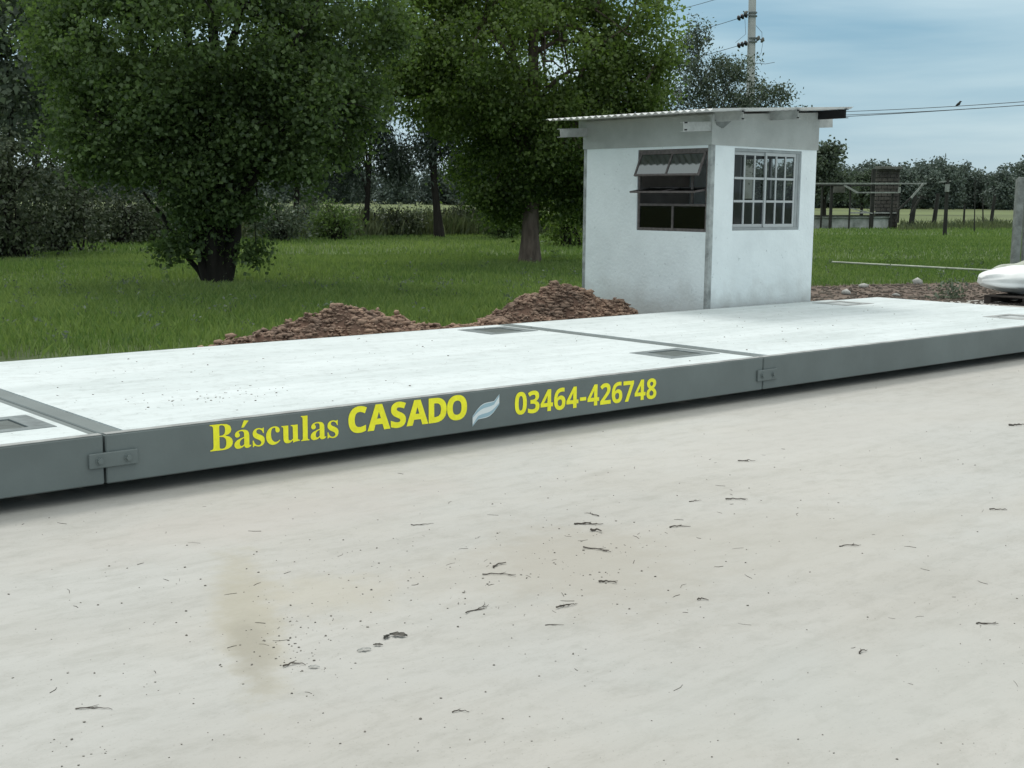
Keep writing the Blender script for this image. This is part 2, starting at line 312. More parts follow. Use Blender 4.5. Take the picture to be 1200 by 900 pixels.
M['glass_dusty'] = mat('dusty_glass', (.16, .17, .17), .25, 6, .3, spec=.6)

# ================================================================== SETTING
SZ = 2500
def sheet(name, pts, z, m, kind='structure', n=1):
    mb = MB(); mb.add([(x, y, z) for x, y in pts], [tuple(range(len(pts)))]); return mb.build(name, m, kind=kind)
def grid(name, x0, x1, y0, y1, nx, ny, fz, m, **kw):
    xs = np.linspace(x0, x1, nx+1); ys = np.linspace(y0, y1, ny+1); V = np.array([(x, y, fz(x, y)) for y in ys for x in xs])
    i = np.arange(nx)[None, :]+(np.arange(ny)*(nx+1))[:, None]; F = np.stack([i, i+1, i+nx+2, i+nx+1], -1).reshape(-1, 4)
    return npmesh(name, V, F, m, smooth=True, **kw)
# the far crop field reaches the horizon
sheet('ground', [(-SZ, -SZ), (SZ, -SZ), (SZ, SZ), (-SZ, SZ)], -.016, M['field'])
# fence line: runs from far left to far right behind the lawn
FL = [ground(-500, 274), ground(300, 277), ground(620, 275), ground(960, 269.5), ground(1700, 274)]
FA = Vector((ground(300, 277).x, ground(300, 277).y, 0)); FB = Vector((ground(1045, 268.5).x, ground(1045, 268.5).y, 0))
fd = (FB-FA).normalized(); FA2 = FA-fd*70; FB2 = FB+fd*60
fn = Vector((-fd.y, fd.x, 0))
if fn.dot(Vector((0, 1, 0))) < 0: fn = -fn
lawn_pts = [(FA2.x, FA2.y), (FB2.x, FB2.y), (120, -5), (40, -5), (40, 2.0), (14, 2.9), (-60, 2.9), (-60, 30)]
lawn_pts = [(-60, 2.4), (60, 2.4), (140, 2.4), (FB2.x, FB2.y), (FA2.x, FA2.y)]
sheet('lawn_ground', lawn_pts, -.008, M['lawn_soil'])
yard = sheet('concrete_yard', [(-60, -60), (60, -60), (60, 1.2), (30, 3.2), (20, 3.75), (17.3, 4.2), (15.6, 3.4), (13.0, 3.16), (12.4, 2.98), (-60, 2.98)], 0.0, M['yard'])
sheet('dirt_track', [(12.2, 2.97), (13.0, 3.0), (15.6, 3.2), (20.5, 3.5), (30, 3.0), (60, 1.0), (60, 2.6), (40, 4.6), (27, 6.2), (22, 6.5), (19.5, 7.4), (17.5, 7.8), (15, 7.2), (12.5, 6.4)], -.004, M['gravel_dirt'])

# ================================================================== WEIGHBRIDGE
TOP, BOT = .311, .075
wb = thing('truck_scale', 'long grey steel truck weighbridge with white concrete deck and yellow lettering on its side', 'weighbridge', (5, 0, 0))
SECS = [(-2.45, 2.612), (2.624, 7.562), (7.572, 12.62)]
secs = []
for i, (a, b) in enumerate(SECS):
    m = MB()
    # perimeter channels: side webs, end beams, thin top flange
    m.box(a, b, 0, .05, BOT, TOP); m.box(a, b, 2.95, 3.0, BOT, TOP)
    m.box(a, a+.11, .05, 2.95, BOT, TOP); m.box(b-.05, b, .05, 2.95, BOT, TOP)
    for k in range(1, 6): x = a+(b-a)*k/6; m.box(x-.04, x+.04, .05, 2.95, BOT+.02, TOP-.13)
    s = m.build('platform_section', M['steel'], wb, bevel=.006)
    secs.append(s)
    MB().box(a+.004, b-.004, .004, .049, TOP+.0005, TOP+.0035).build('top_flange', M['dusty'], s)
    hs = [(b-.62, b-.09, .33, .75), (b-.62, b-.09, 2.34, 2.80)]
    # concrete infill with holes left for the hatches
    m = MB(); z0, z1 = TOP-.12, TOP+.004
    x0, x1, y0, y1 = a+.11, b-.05, .05, 2.95; hx0, hx1 = hs[0][0], hs[0][1]
    m.box(x0, hx0, y0, y1, z0, z1); m.box(hx1, x1, y0, y1, z0, z1)
    m.box(hx0, hx1, y0, .33, z0, z1); m.box(hx0, hx1, .75, 2.34, z0, z1); m.box(hx0, hx1, 2.80, y1, z0, z1)
    m.build('concrete_deck', M['deck'], s)
    # grout smears where the concrete laps the flange unevenly
    for (q0, q1, w0, w1) in hs:
        f = MB(); t = .11; zz = TOP+.007
        f.box(q0, q1, w0, w0+.07, TOP-.02, zz); f.box(q0, q1, w1-.07, w1, TOP-.02, zz)
        f.box(q0, q0+t, w0+.07, w1-.07, TOP-.02, zz); f.box(q1-t, q1, w0+.07, w1-.07, TOP-.02, zz)
        f.build('hatch_frame', M['steel_edge' if i < 2 else 'dusty'], s, bevel=.002)
        f = MB(); f.box(q0+t+.008, q1-t-.008, w0+.078, w1-.078, TOP-.02, TOP+.001); f.build('hatch_cover', M['hatch' if i < 2 else 'hatch_dusty'], s, bevel=.002)
    for k in (0.06, .5, .94):
        x = a+(b-a)*k
        for y in (.5, 2.5): MB().box(x-.1, x+.1, y-.1, y+.1, 0, BOT).build('support_foot', M['dark'], s)
for (x0, x1, z0, z1) in ((2.535, 2.775, .158, .229), (7.49, 7.715, .142, .222)):
    p = MB().box(x0, x1, -.016, -.001, z0, z1).build('connector_plate', M['steel'], wb, bevel=.003)
    for bx in (x0+.05, x1-.05):
        zc = (z0+z1)/2; vs = []; m = MB()
        m.tube([(bx, -.016, zc), (bx, -.019, zc)], .021, 14); m.tube([(bx, -.019, zc), (bx, -.032, zc)], .0145, 6)
        for j in range(len(m.sm)): m.sm[j] = False
        m.build('bolt', M['steel'], p)
GLYPHS = {
'serif_B':([(24,0),(24,26),(54,29),(77,37),(93,48),(103,65),(109,90),(111,122),(111,549),(110,575),(107,597),(103,614),(96,627),(87,637),(76,645),(62,649),(44,652),(23,653),(23,678),(328,678),(474,661),(561,609),(590,522),(572,450),(518,399),(427,368),(536,332),(601,275),(623,196),(615,139),(592,90),(553,52),(499,23),(433,6),(354,0),(271,375),(280,375),(328,378),(365,389),(392,406),(410,431),(420,467),(424,514),(421,555),(414,589),(401,614),(382,632),(356,642),(322,646),(302,645),(288,640),(280,633),(275,621),(272,604),(271,582),(330,36),(369,40),(400,52),(422,73),(436,103),(445,142),(448,191),(444,241),(432,280),(413,309),(384,328),(344,340),(294,344),(271,344),(271,97),(272,77),(277,61),(284,50),(294,42),(310,38)],[(17,19,18),(17,20,19),(17,48,20),(48,47,20),(47,21,20),(16,48,17),(15,48,16),(14,48,15),(14,49,48),(13,49,14),(13,50,49),(46,21,47),(13,51,50),(12,51,13),(12,52,51),(45,21,46),(11,52,12),(11,53,52),(10,53,11),(44,21,45),(44,22,21),(10,54,53),(9,54,10),(43,22,44),(9,35,54),(8,35,9),(42,22,43),(7,35,8),(42,23,22),(41,23,42),(40,23,41),(40,24,23),(39,24,40),(38,24,39),(38,25,24),(37,25,38),(36,25,37),(7,36,35),(7,68,36),(68,25,36),(68,67,25),(67,26,25),(7,69,68),(66,26,67),(65,26,66),(65,27,26),(64,27,65),(63,27,64),(62,27,63),(62,28,27),(61,28,62),(61,29,28),(60,29,61),(59,29,60),(59,30,29),(6,69,7),(58,30,59),(6,70,69),(58,31,30),(5,70,6),(5,71,70),(57,31,58),(4,71,5),(4,72,71),(56,31,57),(56,32,31),(4,73,72),(3,73,4),(3,74,73),(55,32,56),(3,55,74),(2,55,3),(2,32,55),(1,32,2),(0,32,1),(0,33,32),(0,34,33)]),
'serif_a':([(379,-15),(337,-8),(310,15),(298,52),(250,16),(198,-6),(142,-13),(110,-10),(82,0),(60,17),(43,39),(33,65),(30,94),(37,135),(59,172),(95,203),(146,230),(213,257),(296,283),(296,359),(294,385),(288,405),(278,421),(264,431),(244,438),(220,440),(184,436),(162,426),(155,408),(157,402),(161,394),(169,382),(177,369),(181,356),(183,344),(181,327),(174,313),(164,301),(149,291),(133,286),(115,284),(96,286),(80,292),(67,303),(57,316),(51,333),(49,352),(52,375),(60,395),(73,415),(92,432),(114,446),(141,458),(171,467),(205,472),(241,474),(305,470),(356,457),(392,435),(416,404),(431,363),(436,313),(436,93),(436,78),(437,66),(439,59),(442,55),(447,52),(453,51),(460,52),(468,56),(477,62),(490,41),(456,10),(419,-9),(225,50),(235,51),(246,55),(259,61),(272,70),(284,81),(296,94),(296,252),(229,225),(189,183),(176,125),(181,83),(198,58)],[(54,56,55),(53,56,54),(53,57,56),(52,57,53),(51,57,52),(51,58,57),(50,25,51),(25,58,51),(50,26,25),(24,58,25),(23,58,24),(50,27,26),(23,59,58),(49,27,50),(22,59,23),(49,28,27),(21,59,22),(48,28,49),(48,29,28),(20,59,21),(20,60,59),(48,30,29),(47,30,48),(47,31,30),(19,60,20),(47,32,31),(46,32,47),(46,33,32),(19,61,60),(18,61,19),(46,34,33),(45,34,46),(45,35,34),(44,35,45),(44,36,35),(43,36,44),(18,62,61),(43,37,36),(42,37,43),(42,38,37),(41,38,42),(41,39,38),(40,39,41),(17,82,18),(82,62,18),(16,82,17),(16,83,82),(81,62,82),(15,83,16),(15,84,83),(14,84,15),(14,85,84),(13,85,14),(12,85,13),(12,86,85),(11,86,12),(80,62,81),(80,63,62),(11,87,86),(79,63,80),(79,64,63),(78,64,79),(78,65,64),(10,87,11),(70,72,71),(77,65,78),(77,66,65),(10,75,87),(69,72,70),(76,66,77),(76,3,66),(3,67,66),(68,72,69),(76,4,3),(2,67,3),(2,68,67),(75,4,76),(2,72,68),(10,4,75),(2,73,72),(9,4,10),(8,4,9),(8,5,4),(1,73,2),(1,74,73),(7,5,8),(7,6,5),(0,74,1)]),
'serif_s':([(225,-15),(197,-12),(165,-4),(129,9),(123,11),(116,13),(109,13),(95,10),(84,1),(76,-13),(53,-13),(53,157),(79,157),(91,118),(107,85),(129,58),(154,38),(181,26),(209,22),(232,24),(251,30),(266,40),(277,53),(284,68),(286,87),(280,113),(262,136),(232,156),(159,193),(127,211),(101,231),(81,252),(67,275),(58,300),(55,328),(60,368),(73,403),(97,433),(128,456),(165,470),(210,475),(221,475),(234,473),(247,471),(262,467),(278,463),(296,458),(299,457),(303,456),(307,456),(311,455),(314,454),(317,454),(327,456),(336,463),(343,475),(363,475),(363,330),(340,330),(328,363),(312,391),(293,413),(271,428),(247,438),(222,441),(202,439),(186,434),(173,426),(164,414),(158,401),(156,386),(158,371),(163,358),(172,346),(184,335),(199,325),(218,315),(285,282),(316,265),(341,246),(360,226),(373,202),(380,174),(383,141),(378,96),(364,58),(340,27),(307,4),(269,-10)],[(39,41,40),(54,56,55),(54,57,56),(39,42,41),(39,43,42),(39,44,43),(38,44,39),(38,45,44),(53,57,54),(38,46,45),(38,47,46),(38,48,47),(38,49,48),(37,49,38),(52,57,53),(37,50,49),(37,51,50),(37,52,51),(37,64,52),(64,63,52),(63,62,52),(62,61,52),(61,60,52),(60,57,52),(37,65,64),(37,66,65),(37,67,66),(36,67,37),(36,68,67),(36,69,68),(35,69,36),(35,70,69),(59,57,60),(35,71,70),(35,72,71),(34,72,35),(58,57,59),(34,73,72),(34,74,73),(34,75,74),(33,75,34),(33,76,75),(33,77,76),(32,77,33),(32,78,77),(31,78,32),(31,79,78),(30,79,31),(30,80,79),(29,80,30),(29,81,80),(28,81,29),(28,82,81),(27,82,28),(27,83,82),(10,12,11),(10,13,12),(26,83,27),(26,84,83),(25,84,26),(10,14,13),(24,84,25),(24,85,84),(23,85,24),(10,15,14),(22,85,23),(22,86,85),(10,7,15),(7,16,15),(21,86,22),(20,86,21),(7,6,16),(6,17,16),(19,86,20),(19,87,86),(6,18,17),(18,87,19),(6,87,18),(5,87,6),(4,87,5),(3,87,4),(10,8,7),(2,87,3),(2,88,87),(10,9,8),(1,88,2),(1,0,88)]),
'serif_c':([(232,-15),(195,-12),(161,-1),(129,16),(100,39),(76,68),(56,101),(41,139),(32,179),(29,223),(32,270),(43,313),(60,353),(82,388),(110,417),(143,442),(179,460),(218,471),(260,475),(305,472),(342,461),(373,444),(395,421),(409,395),(413,365),(411,348),(406,333),(397,321),(384,311),(369,306),(352,304),(319,312),(299,335),(292,373),(292,378),(292,384),(293,389),(294,394),(294,399),(294,404),(289,425),(275,438),(252,442),(205,424),(176,370),(167,279),(171,212),(183,157),(204,114),(232,82),(265,63),(304,57),(339,63),(372,79),(404,107),(424,90),(369,32),(305,-3)],[(17,19,18),(17,20,19),(16,20,17),(16,21,20),(15,21,16),(15,42,21),(42,22,21),(14,42,15),(14,43,42),(41,22,42),(40,22,41),(39,22,40),(14,44,43),(39,23,22),(13,44,14),(38,23,39),(37,23,38),(37,24,23),(36,24,37),(35,24,36),(12,44,13),(34,24,35),(33,24,34),(32,24,33),(12,45,44),(32,25,24),(11,45,12),(32,26,25),(31,26,32),(31,27,26),(31,28,27),(10,45,11),(30,28,31),(30,29,28),(10,46,45),(9,46,10),(8,46,9),(8,47,46),(7,47,8),(7,48,47),(6,48,7),(6,49,48),(53,55,54),(5,49,6),(53,56,55),(5,50,49),(52,56,53),(4,50,5),(4,51,50),(51,56,52),(4,56,51),(3,56,4),(3,57,56),(2,57,3),(1,57,2),(1,0,57)]),
'serif_u':([(195,-15),(153,-11),(121,3),(97,26),(81,57),(71,96),(68,144),(68,369),(67,390),(64,407),(59,421),(50,430),(36,436),(17,438),(17,462),(211,462),(211,110),(213,94),(217,80),(225,69),(235,60),(248,55),(263,53),(292,58),(318,73),(340,98),(340,369),(339,392),(335,409),(329,422),(319,430),(303,436),(282,438),(282,462),(482,462),(482,104),(483,84),(487,68),(493,58),(503,51),(517,46),(536,44),(536,19),(478,15),(412,4),(340,-15),(340,60),(322,38),(301,20),(277,5),(251,-6),(224,-13)],[(13,15,14),(13,12,15),(12,11,15),(11,10,15),(10,16,15),(32,34,33),(32,31,34),(31,30,34),(30,29,34),(29,28,34),(28,35,34),(9,16,10),(27,35,28),(8,16,9),(26,35,27),(7,16,8),(6,16,7),(25,35,26),(5,16,6),(5,17,16),(25,36,35),(24,36,25),(4,17,5),(4,18,17),(24,37,36),(4,19,18),(23,37,24),(4,20,19),(23,46,37),(46,38,37),(23,47,46),(45,38,46),(4,21,20),(22,47,23),(45,39,38),(3,21,4),(3,22,21),(3,47,22),(45,40,39),(45,41,40),(45,44,41),(44,43,41),(43,42,41),(3,48,47),(2,48,3),(2,49,48),(2,50,49),(1,50,2),(1,51,50),(0,51,1)]),
'serif_l':([(27,0),(27,24),(45,26),(58,31),(68,38),(73,48),(77,63),(78,83),(78,592),(77,612),(74,628),(70,639),(62,647),(49,652),(30,654),(30,678),(221,678),(221,83),(222,64),(225,50),(230,39),(238,32),(251,27),(268,24),(268,0)],[(14,16,15),(14,13,16),(13,12,16),(12,11,16),(11,10,16),(10,17,16),(9,17,10),(8,17,9),(7,17,8),(6,17,7),(6,18,17),(6,19,18),(5,19,6),(5,20,19),(4,20,5),(4,21,20),(3,21,4),(3,22,21),(2,22,3),(2,23,22),(1,23,2),(0,23,1),(0,24,23)]),
'heavy_C':([(486,-23),(453,-28),(417,-31),(378,-32),(306,-27),(242,-11),(186,17),(139,54),(100,100),(72,155),(52,216),(40,283),(36,356),(40,428),(54,495),(77,556),(109,611),(150,658),(199,696),(256,724),(321,741),(393,746),(430,744),(468,740),(505,732),(541,721),(577,709),(630,686),(565,521),(518,543),(491,554),(466,563),(441,570),(417,575),(394,576),(346,569),(308,551),(278,520),(255,476),(241,421),(236,355),(241,288),(254,233),(275,191),(303,162),(342,144),(394,138),(421,139),(448,142),(476,147),(505,155),(535,164),(597,185),(597,12),(551,-5),(518,-15)],[(20,22,21),(20,23,22),(19,23,20),(19,24,23),(19,25,24),(18,25,19),(18,26,25),(18,27,26),(17,27,18),(17,31,27),(31,30,27),(30,29,27),(29,28,27),(16,33,17),(33,32,17),(32,31,17),(15,34,16),(34,33,16),(15,35,34),(15,36,35),(14,36,15),(14,37,36),(14,38,37),(13,38,14),(13,39,38),(12,39,13),(12,40,39),(11,40,12),(11,41,40),(11,42,41),(10,42,11),(10,43,42),(9,43,10),(9,44,43),(51,53,52),(50,53,51),(9,45,44),(8,45,9),(49,53,50),(48,53,49),(8,46,45),(47,53,48),(46,53,47),(8,53,46),(7,53,8),(6,53,7),(5,53,6),(5,54,53),(5,55,54),(4,55,5),(4,0,55),(4,1,0),(3,1,4),(3,2,1)]),
'heavy_A':([(179,-22),(-31,-22),(236,739),(453,739),(721,-22),(511,-22),(459,148),(231,148),(325,456),(283,319),(409,319),(365,457),(361,469),(357,484),(352,500),(347,517),(342,535),(337,553),(332,570),(327,586),(345,518),(363,586),(358,569),(353,550),(347,531),(342,512),(337,494),(332,478),(328,465)],[(1,19,2),(19,3,2),(19,21,3),(21,4,3),(1,20,19),(18,21,19),(18,22,21),(20,15,21),(15,4,21),(17,22,18),(17,23,22),(16,23,17),(16,24,23),(15,24,16),(25,20,24),(20,15,24),(1,25,20),(14,4,15),(1,26,25),(13,4,14),(1,27,26),(12,4,13),(1,28,27),(11,4,12),(1,8,28),(10,4,11),(1,9,8),(1,10,9),(1,7,10),(7,6,10),(6,4,10),(1,0,7),(5,4,6)]),
'heavy_S':([(457,29),(399,-5),(330,-25),(248,-32),(172,-27),(102,-12),(24,18),(24,207),(89,180),(123,167),(158,154),(193,145),(226,139),(260,137),(290,139),(311,145),(325,153),(334,164),(339,176),(341,190),(338,208),(328,223),(310,238),(284,254),(251,271),(215,288),(197,296),(179,306),(159,317),(138,329),(119,344),(99,361),(81,381),(65,403),(51,428),(40,456),(34,487),(32,522),(40,586),(64,642),(105,688),(158,720),(222,740),(295,746),(334,745),(372,740),(408,732),(443,722),(480,709),(537,686),(471,528),(420,548),(391,558),(365,566),(341,571),(316,575),(291,576),(269,574),(252,569),(239,561),(231,551),(226,540),(224,526),(227,510),(234,497),(249,484),(273,469),(306,452),(347,432),(382,414),(415,396),(444,376),(470,354),(492,330),(509,302),(523,271),(531,236),(533,197),(525,133),(499,76)],[(42,44,43),(42,45,44),(42,46,45),(41,46,42),(41,47,46),(41,48,47),(40,48,41),(40,49,48),(39,49,40),(39,53,49),(53,52,49),(52,51,49),(51,50,49),(38,56,39),(56,55,39),(55,54,39),(54,53,39),(37,57,38),(57,56,38),(37,58,57),(37,59,58),(37,60,59),(37,61,60),(37,62,61),(37,63,62),(36,63,37),(36,64,63),(36,65,64),(35,65,36),(35,66,65),(35,67,66),(34,67,35),(34,68,67),(34,69,68),(33,69,34),(33,70,69),(32,70,33),(32,71,70),(31,71,32),(31,72,71),(30,72,31),(30,73,72),(29,73,30),(29,74,73),(28,74,29),(27,74,28),(26,74,27),(26,75,74),(25,75,26),(24,75,25),(24,76,75),(23,76,24),(22,76,23),(21,76,22),(21,77,76),(20,77,21),(19,77,20),(6,8,7),(19,78,77),(18,78,19),(6,9,8),(17,78,18),(6,10,9),(16,78,17),(6,11,10),(15,78,16),(14,78,15),(6,12,11),(13,78,14),(6,13,12),(6,78,13),(6,79,78),(6,0,79),(6,1,0),(5,1,6),(5,2,1),(4,2,5),(4,3,2)]),
'heavy_D':([(293,-22),(68,-22),(68,736),(315,736),(388,731),(456,717),(518,694),(573,661),(619,619),(656,568),(683,508),(699,440),(704,364),(692,248),(656,151),(594,75),(512,21),(411,-12),(263,568),(263,147),(304,147),(416,171),(480,240),(503,361),(497,428),(482,481),(457,519),(422,546),(378,562),(321,568)],[(1,3,2),(1,18,3),(18,4,3),(18,5,4),(18,6,5),(18,7,6),(18,8,7),(18,29,8),(29,9,8),(1,19,18),(28,9,29),(28,10,9),(27,10,28),(26,10,27),(25,10,26),(25,11,10),(24,11,25),(24,12,11),(23,12,24),(23,13,12),(22,13,23),(22,14,13),(21,14,22),(20,14,21),(20,15,14),(1,20,19),(1,15,20),(1,16,15),(1,17,16),(1,0,17)]),
'heavy_O':([(601,17),(543,-10),(475,-27),(398,-32),(322,-27),(254,-10),(195,17),(145,55),(105,101),(74,156),(53,218),(40,285),(36,359),(40,432),(53,500),(74,561),(105,615),(145,661),(195,699),(254,726),(322,742),(399,747),(475,742),(543,726),(601,698),(651,661),(691,615),(722,561),(743,499),(756,432),(760,358),(756,284),(743,217),(722,155),(691,101),(651,55),(278,194),(307,164),(347,146),(398,139),(450,146),(490,164),(519,194),(539,237),(553,292),(557,358),(553,425),(539,479),(519,522),(490,552),(451,570),(399,577),(347,570),(307,552),(278,522),(257,479),(244,425),(239,358),(244,292),(257,237)],[(20,22,21),(19,22,20),(19,23,22),(18,23,19),(18,24,23),(17,24,18),(17,25,24),(16,25,17),(16,26,25),(15,26,16),(15,51,26),(51,27,26),(15,52,51),(50,27,51),(49,27,50),(15,53,52),(14,53,15),(49,28,27),(48,28,49),(14,54,53),(47,28,48),(14,55,54),(13,55,14),(47,29,28),(46,29,47),(13,56,55),(12,56,13),(46,30,29),(45,30,46),(12,57,56),(11,57,12),(11,58,57),(44,30,45),(44,31,30),(11,59,58),(43,31,44),(10,59,11),(43,32,31),(10,36,59),(42,32,43),(9,36,10),(42,33,32),(9,37,36),(41,33,42),(9,38,37),(40,33,41),(8,38,9),(40,34,33),(39,34,40),(8,39,38),(8,34,39),(7,34,8),(7,35,34),(6,35,7),(6,0,35),(6,1,0),(5,1,6),(5,2,1),(4,2,5),(3,2,4)]),
'sans_0':([(435,29),(393,4),(343,-11),(285,-16),(205,-5),(140,29),(91,84),(57,159),(37,250),(30,357),(33,431),(41,498),(54,557),(74,608),(101,651),(135,686),(177,711),(227,726),(285,731),(365,720),(430,687),(479,631),(514,557),(534,465),(541,357),(538,284),(530,217),(516,158),(496,107),(469,64),(213,176),(230,143),(254,124),(285,118),(316,124),(340,143),(357,175),(369,222),(377,282),(379,357),(377,431),(369,492),(357,539),(340,572),(316,591),(285,597),(254,591),(230,572),(213,539),(201,492),(194,431),(192,357),(194,283),(201,222)],[(17,19,18),(16,19,17),(16,20,19),(15,20,16),(15,21,20),(14,21,15),(13,21,14),(13,45,21),(45,22,21),(12,45,13),(12,46,45),(44,22,45),(43,22,44),(12,47,46),(12,48,47),(42,22,43),(11,48,12),(42,23,22),(11,49,48),(41,23,42),(10,49,11),(10,50,49),(40,23,41),(40,24,23),(10,51,50),(39,24,40),(9,51,10),(39,25,24),(9,52,51),(38,25,39),(8,52,9),(38,26,25),(8,53,52),(37,26,38),(7,53,8),(7,30,53),(36,26,37),(36,27,26),(7,31,30),(35,27,36),(6,31,7),(35,28,27),(6,32,31),(34,28,35),(6,33,32),(33,28,34),(6,28,33),(6,29,28),(5,29,6),(5,0,29),(5,1,0),(4,1,5),(4,2,1),(3,2,4)]),
'sans_3':([(410,13),(363,-3),(307,-13),(244,-16),(169,-12),(99,2),(32,25),(32,166),(71,148),(103,137),(136,128),(168,121),(199,117),(228,116),(276,119),(312,128),(338,143),(354,162),(365,187),(368,217),(366,235),(362,250),(354,264),(343,275),(326,285),(305,293),(277,298),(243,302),(202,303),(142,303),(142,431),(203,431),(243,432),(276,436),(301,443),(321,452),(336,463),(345,475),(352,489),(356,504),(357,521),(355,543),(347,561),(335,576),(318,587),(293,594),(261,596),(229,594),(201,588),(175,579),(152,568),(131,556),(107,542),(31,656),(66,678),(99,695),(136,710),(176,721),(222,728),(272,730),(341,725),(401,710),(450,684),(487,649),(510,606),(517,554),(512,507),(497,466),(471,432),(438,405),(400,384),(363,372),(363,378),(411,369),(456,351),(492,325),(517,293),(533,254),(538,208),(535,167),(524,129),(507,93),(482,62),(450,35)],[(58,60,59),(57,60,58),(57,61,60),(56,61,57),(56,62,61),(55,62,56),(54,62,55),(54,63,62),(53,63,54),(52,51,53),(51,50,53),(50,49,53),(49,48,53),(48,63,53),(48,47,63),(47,46,63),(46,64,63),(46,45,64),(45,65,64),(44,65,45),(43,65,44),(42,65,43),(41,65,42),(41,66,65),(40,66,41),(39,66,40),(39,67,66),(38,67,39),(37,67,38),(36,67,37),(36,68,67),(35,68,36),(34,68,35),(33,68,34),(32,68,33),(31,68,32),(31,69,68),(29,31,30),(29,69,31),(29,72,69),(72,70,69),(72,71,70),(29,73,72),(29,74,73),(29,75,74),(29,28,75),(28,27,75),(27,76,75),(26,76,27),(25,76,26),(25,77,76),(24,77,25),(23,77,24),(22,77,23),(21,77,22),(21,78,77),(20,78,21),(19,78,20),(18,78,19),(18,79,78),(17,79,18),(17,80,79),(6,8,7),(16,80,17),(6,9,8),(15,80,16),(6,10,9),(15,81,80),(14,81,15),(6,11,10),(6,12,11),(13,81,14),(6,13,12),(6,81,13),(6,82,81),(6,83,82),(6,0,83),(5,0,6),(5,1,0),(4,1,5),(4,2,1),(3,2,4)]),
'sans_4':([(475,-6),(316,-6),(316,142),(11,142),(11,255),(327,720),(475,720),(475,271),(561,271),(561,142),(475,142),(286,460),(161,271),(316,271),(316,386),(316,403),(316,421),(317,442),(318,464),(319,484),(320,504),(320,521),(321,533),(321,535),(328,535),(323,525),(317,512),(310,499),(303,486),(295,473)],[(4,6,5),(4,23,6),(23,24,6),(24,7,6),(4,22,23),(25,7,24),(4,21,22),(26,7,25),(4,26,21),(26,20,21),(4,27,26),(20,7,26),(19,7,20),(4,28,27),(4,29,28),(18,7,19),(4,11,29),(17,7,18),(4,12,11),(16,7,17),(15,7,16),(14,7,15),(13,7,14),(4,13,12),(4,7,13),(4,8,7),(4,9,8),(3,9,4),(2,9,3),(1,10,2),(10,9,2),(1,0,10)]),
'sans_6':([(478,52),(428,14),(367,-9),(296,-16),(248,-12),(203,-1),(161,18),(123,45),(91,81),(65,124),(45,175),(33,235),(29,303),(30,344),(33,385),(38,426),(46,466),(56,504),(70,541),(87,576),(109,608),(134,638),(164,664),(199,686),(239,704),(285,717),(336,725),(393,728),(408,728),(424,727),(442,726),(460,725),(476,723),(495,720),(495,586),(475,591),(461,594),(447,596),(432,597),(417,598),(403,598),(349,595),(304,586),(268,571),(240,550),(218,525),(203,495),(191,461),(184,422),(181,387),(177,387),(191,407),(210,427),(234,445),(263,459),(297,467),(335,470),(395,463),(446,443),(488,409),(520,363),(539,306),(545,238),(538,165),(515,103),(237,137),(254,126),(272,119),(293,117),(319,120),(341,130),(360,146),(375,168),(384,198),(387,236),(384,267),(377,293),(364,314),(347,330),(324,339),(296,342),(276,340),(258,336),(241,328),(226,318),(214,306),(204,293),(197,278),(192,264),(191,249),(192,228),(196,207),(203,187),(212,168),(223,151)],[(26,28,27),(26,29,28),(26,30,29),(26,31,30),(25,31,26),(25,32,31),(25,33,32),(25,34,33),(24,34,25),(23,34,24),(22,34,23),(21,36,22),(36,35,22),(35,34,22),(20,39,21),(39,38,21),(38,37,21),(37,36,21),(19,41,20),(41,40,20),(40,39,20),(19,42,41),(19,43,42),(18,43,19),(18,44,43),(18,45,44),(17,45,18),(17,46,45),(16,46,17),(16,47,46),(55,57,56),(54,57,55),(15,47,16),(54,58,57),(15,48,47),(53,58,54),(52,58,53),(52,59,58),(51,59,52),(14,48,15),(14,50,48),(50,49,48),(51,60,59),(50,60,51),(14,60,50),(13,60,14),(13,80,60),(80,79,60),(79,61,60),(12,81,13),(81,80,13),(12,82,81),(78,61,79),(12,83,82),(77,61,78),(12,84,83),(12,85,84),(76,61,77),(12,86,85),(76,62,61),(11,86,12),(75,62,76),(11,87,86),(11,88,87),(74,62,75),(11,89,88),(11,90,89),(74,63,62),(73,63,74),(10,90,11),(10,91,90),(10,92,91),(72,63,73),(10,93,92),(9,93,10),(71,63,72),(9,94,93),(71,64,63),(9,65,94),(70,64,71),(9,66,65),(69,64,70),(9,67,66),(8,67,9),(68,64,69),(8,68,67),(8,64,68),(8,0,64),(7,0,8),(7,1,0),(6,1,7),(5,1,6),(5,2,1),(4,2,5),(4,3,2)]),
